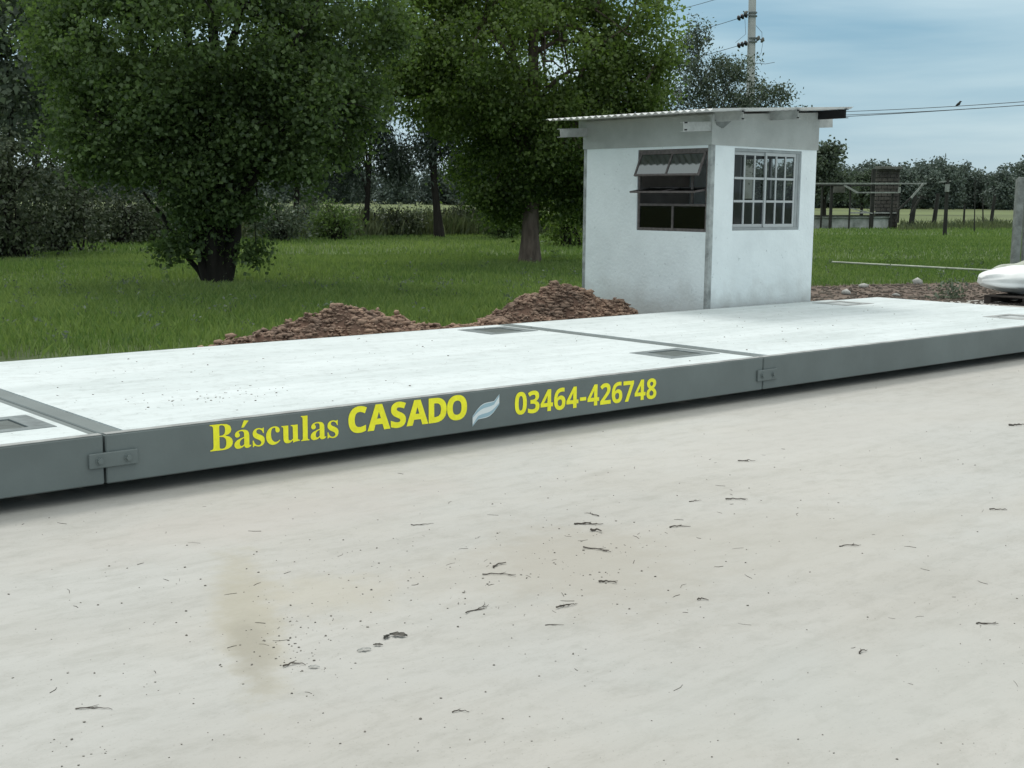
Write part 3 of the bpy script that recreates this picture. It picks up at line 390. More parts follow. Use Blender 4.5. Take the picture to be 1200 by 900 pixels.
'sans_2':([(545,-6),(34,-6),(34,107),(215,290),(249,325),(278,356),(302,382),(321,406),(337,429),(349,450),(357,470),(361,491),(363,513),(360,538),(353,558),(341,573),(325,583),(306,590),(282,592),(256,590),(230,584),(205,574),(179,559),(152,542),(119,517),(30,623),(55,644),(77,661),(100,677),(125,692),(152,704),(182,715),(215,723),(252,728),(293,730),(338,727),(379,718),(416,704),(448,684),(475,661),(497,633),(512,601),(522,567),(525,531),(522,492),(514,455),(501,421),(483,388),(460,355),(432,323),(400,290),(364,254),(324,216),(234,131),(234,133),(545,133)],[(33,35,34),(32,35,33),(32,36,35),(31,36,32),(31,37,36),(30,37,31),(29,37,30),(29,38,37),(28,38,29),(28,39,38),(27,39,28),(26,39,27),(26,40,39),(25,40,26),(25,41,40),(24,23,25),(23,22,25),(22,21,25),(21,20,25),(20,19,25),(19,18,25),(18,41,25),(18,17,41),(17,42,41),(16,42,17),(15,42,16),(14,42,15),(14,43,42),(13,43,14),(12,43,13),(12,44,43),(11,44,12),(11,45,44),(10,45,11),(9,45,10),(9,46,45),(8,46,9),(7,46,8),(7,47,46),(6,47,7),(6,48,47),(5,48,6),(4,48,5),(4,49,48),(3,49,4),(3,50,49),(2,50,3),(2,51,50),(2,52,51),(2,54,52),(54,53,52),(2,55,54),(2,0,55),(1,0,2)]),
'sans_7':([(273,-6),(102,-6),(370,581),(21,581),(21,720),(545,720),(545,618)],[(3,5,4),(3,6,5),(3,2,6),(2,0,6),(1,0,2)]),
'sans_8':([(419,8),(378,-5),(334,-13),(286,-16),(211,-10),(148,7),(97,36),(59,76),(36,124),(29,181),(34,228),(47,269),(70,304),(100,333),(133,357),(161,374),(138,390),(110,414),(86,442),(66,474),(55,511),(51,552),(55,589),(66,622),(84,651),(109,675),(138,694),(171,710),(208,720),(246,727),(286,729),(327,727),(365,720),(402,710),(435,694),(463,675),(487,651),(505,622),(516,589),(520,551),(516,510),(503,473),(482,442),(455,415),(424,392),(398,377),(414,368),(438,352),(462,335),(484,316),(503,295),(520,272),(532,246),(540,217),(542,185),(538,146),(528,111),(509,79),(485,50),(455,27),(229,484),(247,470),(267,457),(286,447),(305,457),(324,469),(342,483),(355,499),(363,517),(366,540),(363,560),(356,576),(344,589),(327,599),(308,605),(285,607),(263,605),(244,599),(227,589),(215,576),(208,560),(205,540),(208,518),(216,500),(207,131),(226,118),(252,110),(284,107),(317,110),(344,117),(364,130),(378,146),(387,166),(390,189),(388,205),(383,220),(375,233),(364,246),(351,257),(337,269),(321,279),(305,289),(289,299),(279,304),(253,290),(229,274),(208,256),(193,236),(184,214),(181,190),(184,167),(192,147)],[(29,31,30),(29,32,31),(28,32,29),(27,32,28),(27,33,32),(26,33,27),(26,34,33),(25,34,26),(25,35,34),(24,35,25),(24,36,35),(23,36,24),(23,37,36),(22,75,23),(75,37,23),(75,38,37),(22,76,75),(74,38,75),(22,77,76),(73,38,74),(22,78,77),(72,38,73),(22,79,78),(71,38,72),(21,79,22),(71,39,38),(21,80,79),(70,39,71),(21,81,80),(69,39,70),(20,81,21),(69,40,39),(20,82,81),(68,40,69),(20,83,82),(67,40,68),(19,83,20),(67,41,40),(19,60,83),(66,41,67),(19,61,60),(65,41,66),(18,61,19),(65,42,41),(18,62,61),(64,42,65),(18,63,62),(63,42,64),(18,42,63),(17,42,18),(17,43,42),(17,44,43),(16,44,17),(16,45,44),(15,45,16),(15,46,45),(14,46,15),(14,47,46),(13,47,14),(13,48,47),(13,49,48),(12,49,13),(12,103,49),(103,50,49),(12,104,103),(102,50,103),(11,104,12),(101,50,102),(101,51,50),(11,105,104),(100,51,101),(99,51,100),(11,106,105),(99,52,51),(10,106,11),(98,52,99),(97,52,98),(10,107,106),(96,52,97),(96,53,52),(10,108,107),(95,53,96),(9,108,10),(94,53,95),(94,54,53),(9,109,108),(93,54,94),(9,110,109),(92,54,93),(92,55,54),(8,110,9),(8,111,110),(91,55,92),(8,84,111),(91,56,55),(90,56,91),(8,85,84),(89,56,90),(7,85,8),(7,86,85),(88,56,89),(88,57,56),(7,87,86),(87,57,88),(7,57,87),(7,58,57),(6,58,7),(6,59,58),(5,59,6),(5,0,59),(5,1,0),(4,1,5),(4,2,1),(3,2,4)]),
}

def letters(text, kind, x0, x1, zb0, zb1, h, ref, part):
    """letters fixed on the near face of the platform; x0..x1 width, zb baseline at both ends, h cap height"""
    adv = []; x = 0
    for ch in text:
        if ch == '-': w = (0, 330)
        else:
            V = GLYPHS[kind+'_'+('a' if ch == 'á' else ch)][0]; w = (min(p[0] for p in V), max(p[0] for p in V))
        adv.append((x-w[0], w)); x += (w[1]-w[0])+ref['gap']
    tot = x-ref['gap']; sx_ = (x1-x0)/tot; sz_ = h/ref['cap']
    for ch, (ox, w) in zip(text, adv):
        if ch == '-': V = [(20, 210), (310, 210), (310, 330), (20, 330)]; F = [(0, 1, 2, 3)]
        else: V, F = GLYPHS[kind+'_'+('a' if ch == 'á' else ch)]
        V = list(V); F = list(F)
        if ch == 'á': k = len(V); V += [(225, 530), (290, 530), (430, 700), (300, 715)]; F.append((k, k+1, k+2, k+3))
        m = MB(); P = []
        for (gx, gz) in V:
            X = x0+(gx+ox)*sx_; zb = zb0+(zb1-zb0)*(X-x0)/(x1-x0); P.append((X, -.0025, zb+gz*sz_))
        m.add(P, F); n = len(P)
        m.build('letter' if not (ch.isdigit() or ch == '-') else ('hyphen' if ch == '-' else 'digit'), M['yellow'], part)
letters('Básculas', 'serif', 3.160, 3.918, .165, .151, .134, dict(gap=38, cap=678), secs[1])
letters('CASADO', 'heavy', 3.982, 4.806, .164, .160, .136, dict(gap=14, cap=715), secs[1])
letters('03464-426748', 'sans', 5.176, 6.428, .139, .122, .136, dict(gap=48, cap=725), secs[1])
# waving ribbon emblem between the words: blue, white, blue
em = None
def ribbon(o0, o1, mt, y, prt, name):
    P = []; n = 20
    for i in range(n+1):
        t = i/n; x = 4.848+.205*t; zc = .191+.046*math.sin((t-.5)*2.2)+.012*math.sin(t*6.28); sl = .026*math.sin(math.pi*t)+.014
        for o in (o0, o1): P.append((x-.0*o, y, zc+o*sl+ (-.030*max(0, 1-t*5) if o < 0 else 0) + (.030*max(0, t*5-4) if o > 0 else 0)))
    return MB().add(P, [(2*i, 2*i+2, 2*i+3, 2*i+1) for i in range(n)]).build(name, mt, prt)
ribbon(-1.12, 1.12, M['vinyl_white'], -.0022, secs[1], 'ribbon_outline')
ribbon(.42, 1.0, M['vinyl_blue'], -.0032, secs[1], 'ribbon_stripe'); ribbon(-1.0, -.42, M['vinyl_blue'], -.0032, secs[1], 'ribbon_stripe')

rm = MB(); rm.add([(12.65, 0, 0), (12.65, 3, 0), (12.65, 3, .300), (12.65, 0, .300), (17.2, 0, 0), (17.2, 3, 0), (13.6, 3, .30), (13.6, 0, .30)],
       [(0, 1, 2, 3), (3, 2, 6, 7), (7, 6, 5, 4), (0, 3, 7, 4), (1, 5, 6, 2)]).build('ramp', M['deck'], kind='structure')

# ================================================================== HUT
HX0, HX1, HY0, HY1 = 10.5, 12.32, 3.05, 4.95
hut = thing('guard_hut', 'small white rendered hut with corrugated roof standing behind the weighbridge', 'hut', (11.4, 4.0, 0))
SL = .060
zt = lambda x: 2.325+(x-HX0)*SL
T = .07
def wall(mb, name='wall', m='white', **kw): return mb.build(name, M[m], hut, **kw)
BZ = 2.015
m = MB(); W0, W1, WZ0, WZ1 = 3.095, 4.10, 1.11, 1.985         # window opening in the left wall
m.box(HX0, HX0+T, HY0+.045, HY1-.045, 0, WZ0); m.box(HX0, HX0+T, W1, HY1-.045, WZ0, BZ); m.box(HX0, HX0+T, W0, W1, WZ1, BZ)
wall(m)
m = MB(); E0, E1, EZ0, EZ1 = 10.875, 12.045, 1.125, 1.995     # window opening in the near wall
m.box(HX0+.06, HX1, HY0, HY0+T, 0, EZ0); m.box(HX0+.06, E0, HY0, HY0+T, EZ0, BZ); m.box(E1, HX1, HY0, HY0+T, EZ0, BZ); m.box(E0, E1, HY0, HY0+T, EZ1, BZ)
wall(m)
m = MB(); m.box(HX1-T, HX1, HY0+T, HY1, 0, 1.44); m.box(HX1-T, HX1, HY0+T, 3.28, 1.44, BZ); m.box(HX1-T, HX1, 4.08, HY1, 1.44, BZ); m.box(HX1-T, HX1, 3.28, 4.08, 1.96, BZ); wall(m)
m = MB(); m.box(HX0+.06, HX1-T, HY1-T, HY1, 0, BZ); wall(m)
# corner posts of rougher bare render
for y0, y1 in ((HY0-.004, HY0+.045), (HY1-.045, HY1+.004)):
    MB().box(HX0-.004, HX0+.06, y0, y1, 0, BZ-.001).build('corner_post', M['render2'], hut, bevel=.004)
# upper band of bare render, slightly proud, top follows the roof
def band(pts_xy, name='upper_band'):
    m = MB(); n = len(pts_xy); vs = [(x, y, BZ) for x, y in pts_xy]+[(x, y, zt(x)) for x, y in pts_xy]
    m.add(vs, [tuple(range(n))[::-1], tuple(range(n, 2*n))]+[(i, (i+1) % n, (i+1) % n+n, i+n) for i in range(n)]); return m.build(name, M['render'], hut)
P_ = .012
band([(HX0-P_, HY0-P_), (HX0+T, HY0-P_), (HX0+T, HY1+P_), (HX0-P_, HY1+P_)])
band([(HX0+T, HY0-P_), (HX1+P_, HY0-P_), (HX1+P_, HY0+T), (HX0+T, HY0+T)])
band([(HX0+T, HY1-T), (HX1+P_, HY1-T), (HX1+P_, HY1+P_), (HX0+T, HY1+P_)])
band([(HX1-T, HY0+T), (HX1+P_, HY0+T), (HX1+P_, HY1-T), (HX1-T, HY1-T)])
MB().box(HX0+.07, HX1-.07, HY0+.07, HY1-.07, 0, .05).build('floor_slab', M['inside'], hut)
# inner linings
m = MB(); m.box(HX0+.075, HX1-.075, HY1-.08, HY1-.071, .05, 2.2); m.build('inner_lining', M['inside'], hut)
# roof timbers: two rafters along X, three purlins along Y, C-profiles
def cprof(a, b, w, h, th=.006, side=1):
    """C section from a to b: web plus two flanges"""
    a = Vector(a); b = Vector(b); d = (b-a).normalized(); up = Vector((0, 0, 1)); sd_ = d.cross(up).normalized()*side; up = sd_.cross(d)*side if side > 0 else (-sd_).cross(d)
    up = Vector((0, 0, 1)); m = MB()
    m.bar(a, b, th, h); m.bar(a+sd_*w/2+up*(h/2-th/2), b+sd_*w/2+up*(h/2-th/2), w, th); m.bar(a+sd_*w/2-up*(h/2-th/2), b+sd_*w/2-up*(h/2-th/2), w, th); return m
rz = lambda x: 2.21+(x-HX0)*SL
for y in (HY0+.004, HY1-.06):
    cprof((10.06, y, rz(10.06)-.005), (12.60, y, rz(12.60)-.005), .05, .095, side=-1).build('rafter', M['purlin'], hut)
pz = lambda x: 2.298+(x-HX0)*SL
for x, mt in ((10.53, 'purlin'), (11.44, 'purlin'), (12.30, 'dark')):
    q = cprof((x, 2.67, pz(x)), (x, 5.08, pz(x)), .05, .095, side=1).build('purlin', M[mt], hut)
    if mt == 'purlin':
        for dz in (-.035, .038):
            MB().tube([(x-.003, 2.66, pz(x)+dz), (x-.03, 2.66, pz(x)+dz)], .008, 6).build('bolt', M['dark'], q)
for dz in (-.035, .036): MB().tube([(10.075, HY0-.002, rz(10.075)+dz), (10.075, HY0-.03, rz(10.07)+dz)], .008, 6).build('bolt', M['dark'], hut)
# lump of mortar under the first purlin
m = MB(); m.add([(10.52, HY0-.03, 2.27), (10.80, HY0-.03, 2.285), (10.64, HY0-.035, 2.19), (10.55, HY0-.03, 2.22), (10.52, HY0, 2.27), (10.80, HY0, 2.285), (10.64, HY0, 2.19), (10.55, HY0, 2.22)],
    [(0, 1, 2, 3), (0, 4, 5, 1), (1, 5, 6, 2), (2, 6, 7, 3), (3, 7, 4, 0)]).build('mortar_lump', M['concrete_post'], hut)
# corrugated sheet: waves across Y, ridges along X
ny = 400; y = np.linspace(2.655, 5.13, ny); xs = np.array([10.055, 10.7, 11.3, 11.9, 12.42]); V = []
for s_ in (0, 1):
    for xx in xs:
        zz = pz(xx)+.048+.012+.0105*np.cos((y-2.655)/.098*2*np.pi)+(.0025 if s_ else 0)
        V.append(np.stack([np.full(ny, xx), y, zz], -1))
V = np.concatenate(V); F = []
for s_ in (0, 1):
    for a in range(4):
        i = (s_*5+a)*ny+np.arange(ny-1); q = np.stack([i, i+1, i+1+ny, i+ny], -1); F.append(q if s_ else q[:, ::-1])
for a in (0, 4):
    i = a*ny+np.arange(ny-1); F.append(np.stack([i, i+1, i+1+5*ny, i+5*ny], -1))
for e_ in (0, ny-1):
    i = np.arange(4)*ny+e_; F.append(np.stack([i, i+ny, i+ny+5*ny, i+5*ny], -1))
npmesh('corrugated_roof', V, np.concatenate(F), M['roof'], hut, smooth=False)

# ---- left window: steel hopper window, top sash swung out, middle one nearly flat
wn = MB(); xo = HX0+.012
def yb(mb, y0, y1, z, w=.026, x=None, d=.03): x = xo if x is None else x; return mb.box(x, x+d, y0, y1, z-w/2, z+w/2)
def vb(mb, y, z0, z1, w=.026, x=None, d=.03): x = xo if x is None else x; return mb.box(x, x+d, y-w/2, y+w/2, z0, z1)
yb(wn, W0, W1, WZ0+.016, .032); yb(wn, W0, W1, WZ1-.016, .032); vb(wn, W0+.014, WZ0+.032, WZ1-.032, .028); vb(wn, W1-.014, WZ0+.032, WZ1-.032, .028)
yb(wn, W0+.028, W1-.028, 1.392, .026); vb(wn, 3.585, WZ0+.032, 1.379, .024); vb(wn, 3.345, 1.145, WZ1-.04, .03, xo+.035, .02)
win = wn.build('window_frame', M['rust'], hut, bevel=.002)
for a, b in ((W0+.028, 3.573), (3.597, W1-.028)): MB().box(xo+.012, xo+.016, a, b, WZ0+.032, 1.379).build('pane', M['glass_clear'], win)
def sash(hy0, hy1, p0, p1, split, nm='sash'):
    """tilted sash between edge lines p0 and p1 in the XZ plane"""
    p0 = Vector((p0[0], 0, p0[1])); p1 = Vector((p1[0], 0, p1[1])); d = (p1-p0).normalized(); n_ = Vector((d.z, 0, -d.x)); m = MB(); w = .022
    def slab(ya, yb_, ta, tb, th):
        L_ = (p1-p0).length; A = p0+d*ta; B = p0+d*tb; vs = []
        for yy in (ya, yb_):
            for P, s_ in ((A, -1), (B, -1), (B, 1), (A, 1)): q = P+n_*th/2*s_; vs.append((q.x, yy, q.z))
        return vs, [(0, 1, 2, 3), (7, 6, 5, 4), (0, 4, 5, 1), (1, 5, 6, 2), (2, 6, 7, 3), (3, 7, 4, 0)]
    L_ = (p1-p0).length
    for q in ((hy0, hy1, 0, w, .02), (hy0, hy1, L_-w, L_, .02), (hy0, hy0+w, w, L_-w, .02), (hy1-w, hy1, w, L_-w, .02), (split-w/2, split+w/2, w, L_-w, .02)): m.add(*slab(*q))
    s_ = m.build(nm, M['rust'], hut, bevel=.0015)
    for a, b in ((hy0+w, split-w/2), (split+w/2, hy1-w)):
        g = MB(); g.add(*slab(a, b, w, L_-w, .004)); g.build('pane', M['glass_dim'], s_)
sash(W0+.04, W1-.035, (xo+.01, 1.950), (xo-.105, 1.700), 3.60)
sash(W0+.04, W1-.035, (xo+.165, 1.575), (xo-.17, 1.527), 3.60)
sh = MB(); sh.box(HX0+.05, HX0+.22, 3.12, 3.42, 1.125, 1.134); sh.box(HX0+.06, HX0+.2, 3.10, 3.34, 1.134, 1.15)
sh.build('paper_stack', M['paper'], label='pale stack of paper lying inside the rusty window of the white hut', cat='paper', origin=(0, 0, 0))
MB().box(HX0+.045, HX0+.26, W0, W1, WZ0-.01, WZ0+.012).build('inner_sill', M['inside'], hut)

# ---- right window: sliding metal window, two sashes of three by three panes
yo = HY0+.012
fr = MB(); w = .030
fr.box(E0, E1, yo, yo+.05, EZ0, EZ0+w); fr.box(E0, E1, yo, yo+.05, EZ1-w, EZ1); fr.box(E0, E0+w*.7, yo, yo+.05, EZ0+w, EZ1-w); fr.box(E1-.075, E1-.03, yo+.004, yo+.05, EZ0+w, EZ1-w); fr.box(E1-.03, E1, yo-.002, yo+.05, EZ0+w, EZ1-w)
win2 = fr.build('window_frame', M['alu'], hut, bevel=.002)
mid = 11.445
for (a, b, dy) in ((E0+.022, mid+.02, .026), (mid-.015, E1-.076, .008)):
    s_ = MB(); z0, z1 = EZ0+w+.001, EZ1-w-.001; sw = .036; Y0, Y1 = yo+dy, yo+dy+.016
    s_.box(a, b, Y0, Y1, z0, z0+sw); s_.box(a, b, Y0, Y1, z1-sw, z1); s_.box(a, a+sw*.8, Y0, Y1, z0+sw, z1-sw); s_.box(b-sw*.8, b, Y0, Y1, z0+sw, z1-sw)
    so = s_.build('sliding_sash', M['bar'], hut, bevel=.0015)
    ia, ib = a+sw*.8, b-sw*.8; ja, jb = z0+sw, z1-sw; gb = .020
    for k in (1, 2):
        X = ia+(ib-ia)*k/3; MB().box(X-gb/2, X+gb/2, Y0-.004, Y1-.002, ja, jb).build('glazing_bar', M['bar'], so)
        Z = ja+(jb-ja)*k/3; MB().box(ia, ib, Y0-.006, Y1-.001, Z-gb/2-.002, Z+gb/2+.002).build('glazing_bar', M['bar'], so)
    for i in range(3):
        for j in range(3):
            X0 = ia+(ib-ia)*i/3+(gb/2 if i else 0); X1 = ia+(ib-ia)*(i+1)/3-(gb/2 if i < 2 else 0)
            Z0 = ja+(jb-ja)*j/3+(gb/2+.002 if j else 0); Z1 = ja+(jb-ja)*(j+1)/3-(gb/2+.002 if j < 2 else 0)
            tl = random.uniform(-.0016, .0016); t2 = random.uniform(-.0016, .0016); yy = Y0+.009
            g = MB().add([(X0, yy-tl, Z0), (X1, yy+tl, Z0), (X1, yy+tl+t2, Z1), (X0, yy-tl+t2, Z1)], [(0, 1, 2, 3)]); g.build('pane', M['glass'], so)
# far window in the right-hand wall, seen through the near one
g = MB(); g.box(HX1-.05, HX1-.02, 3.28, 3.31, 1.44, 1.96); g.box(HX1-.05, HX1-.02, 4.05, 4.08, 1.44, 1.96); g.box(HX1-.05, HX1-.02, 3.65, 3.68, 1.47, 1.93); g.box(HX1-.05, HX1-.02, 3.31, 4.05, 1.44, 1.47); g.box(HX1-.05, HX1-.02, 3.31, 4.05, 1.93, 1.96); g.box(HX1-.05, HX1-.02, 3.31, 4.05, 1.70, 1.72)
g.build('window_frame', M['alu'], hut)
# ================================================================== SOIL HEAPS
def prof(x, pts):
    return float(np.interp(x, [p[0] for p in pts], [p[1] for p in pts]))
def heap(pts, xa, xb, label, n_clods, yc=3.88):
    def fz(x, y):
        s_ = .52; g_ = math.exp(-((y-yc-.05*math.sin(x*3))/s_)**2); e = min(1, max(0, (y-3.03)/.25))
        n = noise.noise(Vector((x*3, y*3, 1)))*.09+noise.noise(Vector((x*9, y*9, 5)))*.05+noise.noise(Vector((x*23, y*23, 9)))*.025
        h = prof(x, pts)*.88; return max(-.02, (h*g_-.03)*(.45+.55*e)+n*min(1, h*4)*(.3+g_))
    root = thing('soil_heap', label, 'soil heap', ((xa+xb)/2, yc, 0), 'heaps of dug soil behind the weighbridge')
    grid('heap_body', xa, xb, 3.03, 5.1, int((xb-xa)*28), 58, fz, M['soil'], parent=root)
    ico = bmesh.new(); bmesh.ops.create_icosphere(ico, subdivisions=1, radius=1); iv = np.array([v.co[:] for v in ico.verts]); fi = np.array([[v.index for v in f.verts] for f in ico.faces]); ico.free()
    Vs = []; Fs = []; c = 0
    for k in range(n_clods):
        x = random.uniform(xa, xb); y_ = yc+random.gauss(0, .38)
        if y_ < 3.05 or y_ > 5: continue
        z = fz(x, y_); h = prof(x, pts)
        if z < .0 and random.random() < .9: continue
        r = random.choice((.006, .007, .009, .011, .013, .017, .024, .034 if random.random() < .4 else .01))*random.uniform(.8, 1.3)*(1 if h > .2 else .6)
        q = iv*np.array([1.5, random.uniform(.45, .9), random.uniform(.3, .7)])*(1+rng.uniform(-.4, .35, (12, 1)))
        a = random.uniform(0, 6.28); b = random.uniform(-1, 1)
        Rz = np.array([[math.cos(a), -math.sin(a), 0], [math.sin(a), math.cos(a), 0], [0, 0, 1]]); Rx = np.array([[1, 0, 0], [0, math.cos(b), -math.sin(b)], [0, math.sin(b), math.cos(b)]])
        if x+r > HX0-.005 and y_ > HY0-.05: x = HX0-.01-r
        Vs.append((q*r)@Rx.T@Rz.T+np.array([x, y_, z+r*.25])); Fs.append(fi+c); c += 12
    npmesh('clods', np.concatenate(Vs), np.concatenate(Fs), M['clod'], root, kind='stuff')
heap([(4.2, 0), (4.9, .10), (5.3, .22), (5.9, .40), (6.5, .52), (6.85, .49), (7.2, .34), (7.7, .25), (8.1, .0)], 4.3, 8.0, 'lower long heap of brown soil nearer the large dark tree', 9000)
heap([(7.5, 0), (7.9, .26), (8.25, .31), (8.65, .50), (9.15, .63), (9.6, .50), (9.95, .40), (10.2, .22), (10.4, .0)], 7.7, 10.38, 'higher heap of brown soil against the left wall of the white hut', 8500)

def lumps(name, pts, rr, m, parent=None, **kw):
    ico = bmesh.new(); bmesh.ops.create_icosphere(ico, subdivisions=1, radius=1); iv = np.array([v.co[:] for v in ico.verts]); fi = np.array([[v.index for v in f.verts] for f in ico.faces]); ico.free()
    n = len(pts); P = np.array(pts); r = np.array(rr); sc = np.stack([np.ones(n), rng.uniform(.5, 1, n), rng.uniform(.3, .7, n)], -1)
    q = iv[None]*sc[:, None]*(1+rng.uniform(-.25, .25, (n, 12, 1))); a = rng.uniform(0, 6.28, n); ca, sa = np.cos(a), np.sin(a)
    x = q[..., 0]*ca[:, None]-q[..., 1]*sa[:, None]; y_ = q[..., 0]*sa[:, None]+q[..., 1]*ca[:, None]
    V = np.stack([x, y_, q[..., 2]], -1)*r[:, None, None]+P[:, None]; F = fi[None]+(np.arange(n)*12)[:, None, None]
    return npmesh(name, V.reshape(-1, 3), F.reshape(-1, 3), m, parent, **kw)
pts = []; rr = []
for k in range(1500):
    p = ground(random.uniform(945, 1260), random.uniform(333, 358)); 
    if p.y < 3.2 or (p.x < 12.4): continue
    pts.append((p.x, p.y, 0)); rr.append(random.choice((.012, .02, .03, .045))*random.uniform(.7, 1.3))
lumps('rubble', pts, rr, M['rubble'], kind='stuff', label='small dark stones and crumbs of soil along the track behind the deck', cat='rubble')
for k, (px, py, r, lb) in enumerate(((992, 345, .09, 'pale stone on the dirt strip just right of the hut'), (1050, 347, .07, 'small white stone in the middle of the dirt strip'),
        (1075, 333, .12, 'largest pale lump at the grass edge of the dirt strip'), (1012, 337, .10, 'buff lump of rubble at the grass edge near the hut'))):
    p = ground(px, py); o = lumps('stone', [(p.x, p.y, r*.3)], [r], M['stone_pale'], label=lb, cat='stone', group='pale stones on the dirt strip', origin=(p.x, p.y, 0))

# ================================================================== VEGETATION
def rand_dirs(n):
    v = rng.normal(size=(n, 3)); return v/np.linalg.norm(v, axis=1, keepdims=True)
def leaf_mesh(name, P, size, aspect, m, parent, tint, droop=0.0, up=0.35, shape=4, **kw):
    n = len(P); a = rand_dirs(n); a[:, 2] -= droop; a /= np.linalg.norm(a, axis=1, keepdims=True)
    nn = rand_dirs(n); nn[:, 2] += up*2; b = np.cross(nn, a); b /= (np.linalg.norm(b, axis=1, keepdims=True)+1e-6); c = np.cross(a, b)
    L_ = size*rng.uniform(.45, 1.35, n)[:, None]; W = L_*aspect
    v0 = P-a*L_*.5; v2 = P+a*L_*.5; mid = P-a*L_*.08+c*L_*.08
    if shape == 6:
        q1 = P-a*L_*.27; q2 = P+a*L_*.14; e_ = c*L_*.07
        V = np.stack([v0, q1+b*W*.40+e_, q2+b*W*.42+e_, v2, q2-b*W*.42+e_, q1-b*W*.40+e_], 1).reshape(-1, 3)
    else: V = np.stack([v0, mid+b*W*.5, v2, mid-b*W*.5], 1).reshape(-1, 3)
    F = np.arange(len(V)).reshape(n, -1)
    return npmesh(name, V, F, m, parent, col=np.repeat(np.clip(tint, 0, 1), F.shape[1]), **kw)
def clusters(ells, shell=.55):
    C_ = []
    for (c, r, n) in ells:
        d = rand_dirs(n); rad = rng.uniform(shell, 1.0, n)**.7; C_.append(np.array(c)+d*rad[:, None]*np.array(r))
    return np.concatenate(C_)
def gap_filter(C_, freq, thr, seed):
    k = np.array([noise.noise(Vector(tuple(p*freq+seed))) for p in C_]); return C_[k > thr]
def branch_path(a, b, n=6, sag=.0, wob=.12):
    a = np.array(a, float); b = np.array(b, float); L_ = np.linalg.norm(b-a); out_ = []
    for i in range(n+1):
        t = i/n; p = a+(b-a)*t; p[2] += L_*(.22*math.sin(math.pi*t))*(1-sag); 
        if 0 < i < n: p += rng.normal(0, wob*L_/n, 3)
        out_.append(tuple(p))
    return out_
def tree(name, label, base, trunk, ells, per, sig, size, aspect, leafm, barkm, nlimb=16, droop=.0, up=.35, gap=-.2, freq=.9, shell=.5, group=None, cat='tree', trunk_r=.2, ntwig=60, tip=None, extra=None, top_tint=0, limb_from=.25):
    root = thing(name, label, cat, tuple(base), group)
    C_ = clusters(ells, shell); C_ = gap_filter(C_, freq, gap, base[0]*1.7)
    mb = MB(); tp = [tuple(base[i]+p[i] for i in range(3)) for p in trunk]; nT = len(tp)
    mb.tube([(tp[0][0], tp[0][1], tp[0][2]-.1)]+tp, [trunk_r*1.45]+[trunk_r*(1.22 if i == 0 else 1.0)*(1-.72*i/(nT-1)) for i in range(nT)], 12)
    H = tp[-1][2]
    idx = rng.choice(len(C_), min(nlimb, len(C_)), replace=False); limbs = []
    for j in idx:
        t = rng.uniform(limb_from, 1); f_ = t*(nT-1); i = min(int(f_), nT-2); s = np.array(tp[i])+(np.array(tp[i+1])-np.array(tp[i]))*(f_-i)
        pth = branch_path(s, s+(C_[j]-s)*.85, 6); r0 = trunk_r*(1-.72*t)*.5; mb.tube(pth, [r0*(1-.8*k/6) for k in range(7)], 7); limbs.append(pth)
    ends = np.array([p for l in limbs for p in l[2:]])
    for j in rng.choice(len(C_), min(ntwig, len(C_)), replace=False):
        d = np.linalg.norm(ends-C_[j], axis=1); s = ends[d.argmin()]; mb.tube(branch_path(s, C_[j], 3), [.022*trunk_r/.2, .016*trunk_r/.2, .011*trunk_r/.2, .006], 4, cap=False)
    mb.build('trunk', barkm, root)
    n = len(C_)*per; ci = np.repeat(np.arange(len(C_)), per)
    P = C_[ci]+rng.normal(0, sig, (n, 3))*np.array([1, 1, .75])
    if droop > .8: P[:, 2] -= np.abs(rng.normal(0, sig*1.4, n))
    ct = rng.uniform(0, .75, len(C_)); tint = ct[ci]*.6+rng.uniform(0, 1, n)**2*.6
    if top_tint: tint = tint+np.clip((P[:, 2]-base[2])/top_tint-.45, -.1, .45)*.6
    P = P[P[:, 2] > base[2]+.06]
    leaf_mesh('crown', P, size, aspect, leafm, root, tint[:len(P)], droop, up, shape=6 if aspect > .8 else 4)
    return root
gl = ground(255, 334); gr = ground(621, 309)
bx, by = gl.x, gl.y
RT = np.array([R[0][0], R[1][0], 0]); RT = RT/np.linalg.norm(RT); FW = np.array([R[0][2], R[1][2], 0]); FW = FW/np.linalg.norm(FW)
def ofs(base, r, f, z): return tuple(np.array([base[0], base[1], 0])+RT*r+FW*f+np.array([0, 0, z]))
# --- large dark tree on the left: broad leaves nearly down to the ground round a forked trunk
E_ = [(ofs(gl, -.15, 0, 3.9), (2.75, 2.5, 2.1), 560), (ofs(gl, -.3, .2, 6.3), (2.5, 2.5, 2.2), 330), (ofs(gl, -1.35, -.5, 2.55), (1.2, 1.3, 1.0), 150), (ofs(gl, 1.45, -.3, 2.85), (1.25, 1.3, 1.25), 190),
      (ofs(gl, .0, -.5, 1.65), (.75, .6, .6), 80), (ofs(gl, -.2, -.1, 1.0), (.32, .35, .5), 22), (ofs(gl, .62, -.2, 1.1), (.22, .25, .25), 9), (ofs(gl, -.75, -.2, .62), (.18, .2, .16), 7), (ofs(gl, .55, -.2, .55), (.18, .2, .16), 7),
      (ofs(gl, 2.1, .3, 4.3), (1.0, 1.3, 1.6), 110), (ofs(gl, -2.0, .2, 4.2), (1.1, 1.3, 1.6), 110), (ofs(gl, 0, .3, 2.8), (1.9, 1.7, 1.1), 220)]
E_ = [(c_, r_, int(n_*1.55)) for c_, r_, n_ in E_]
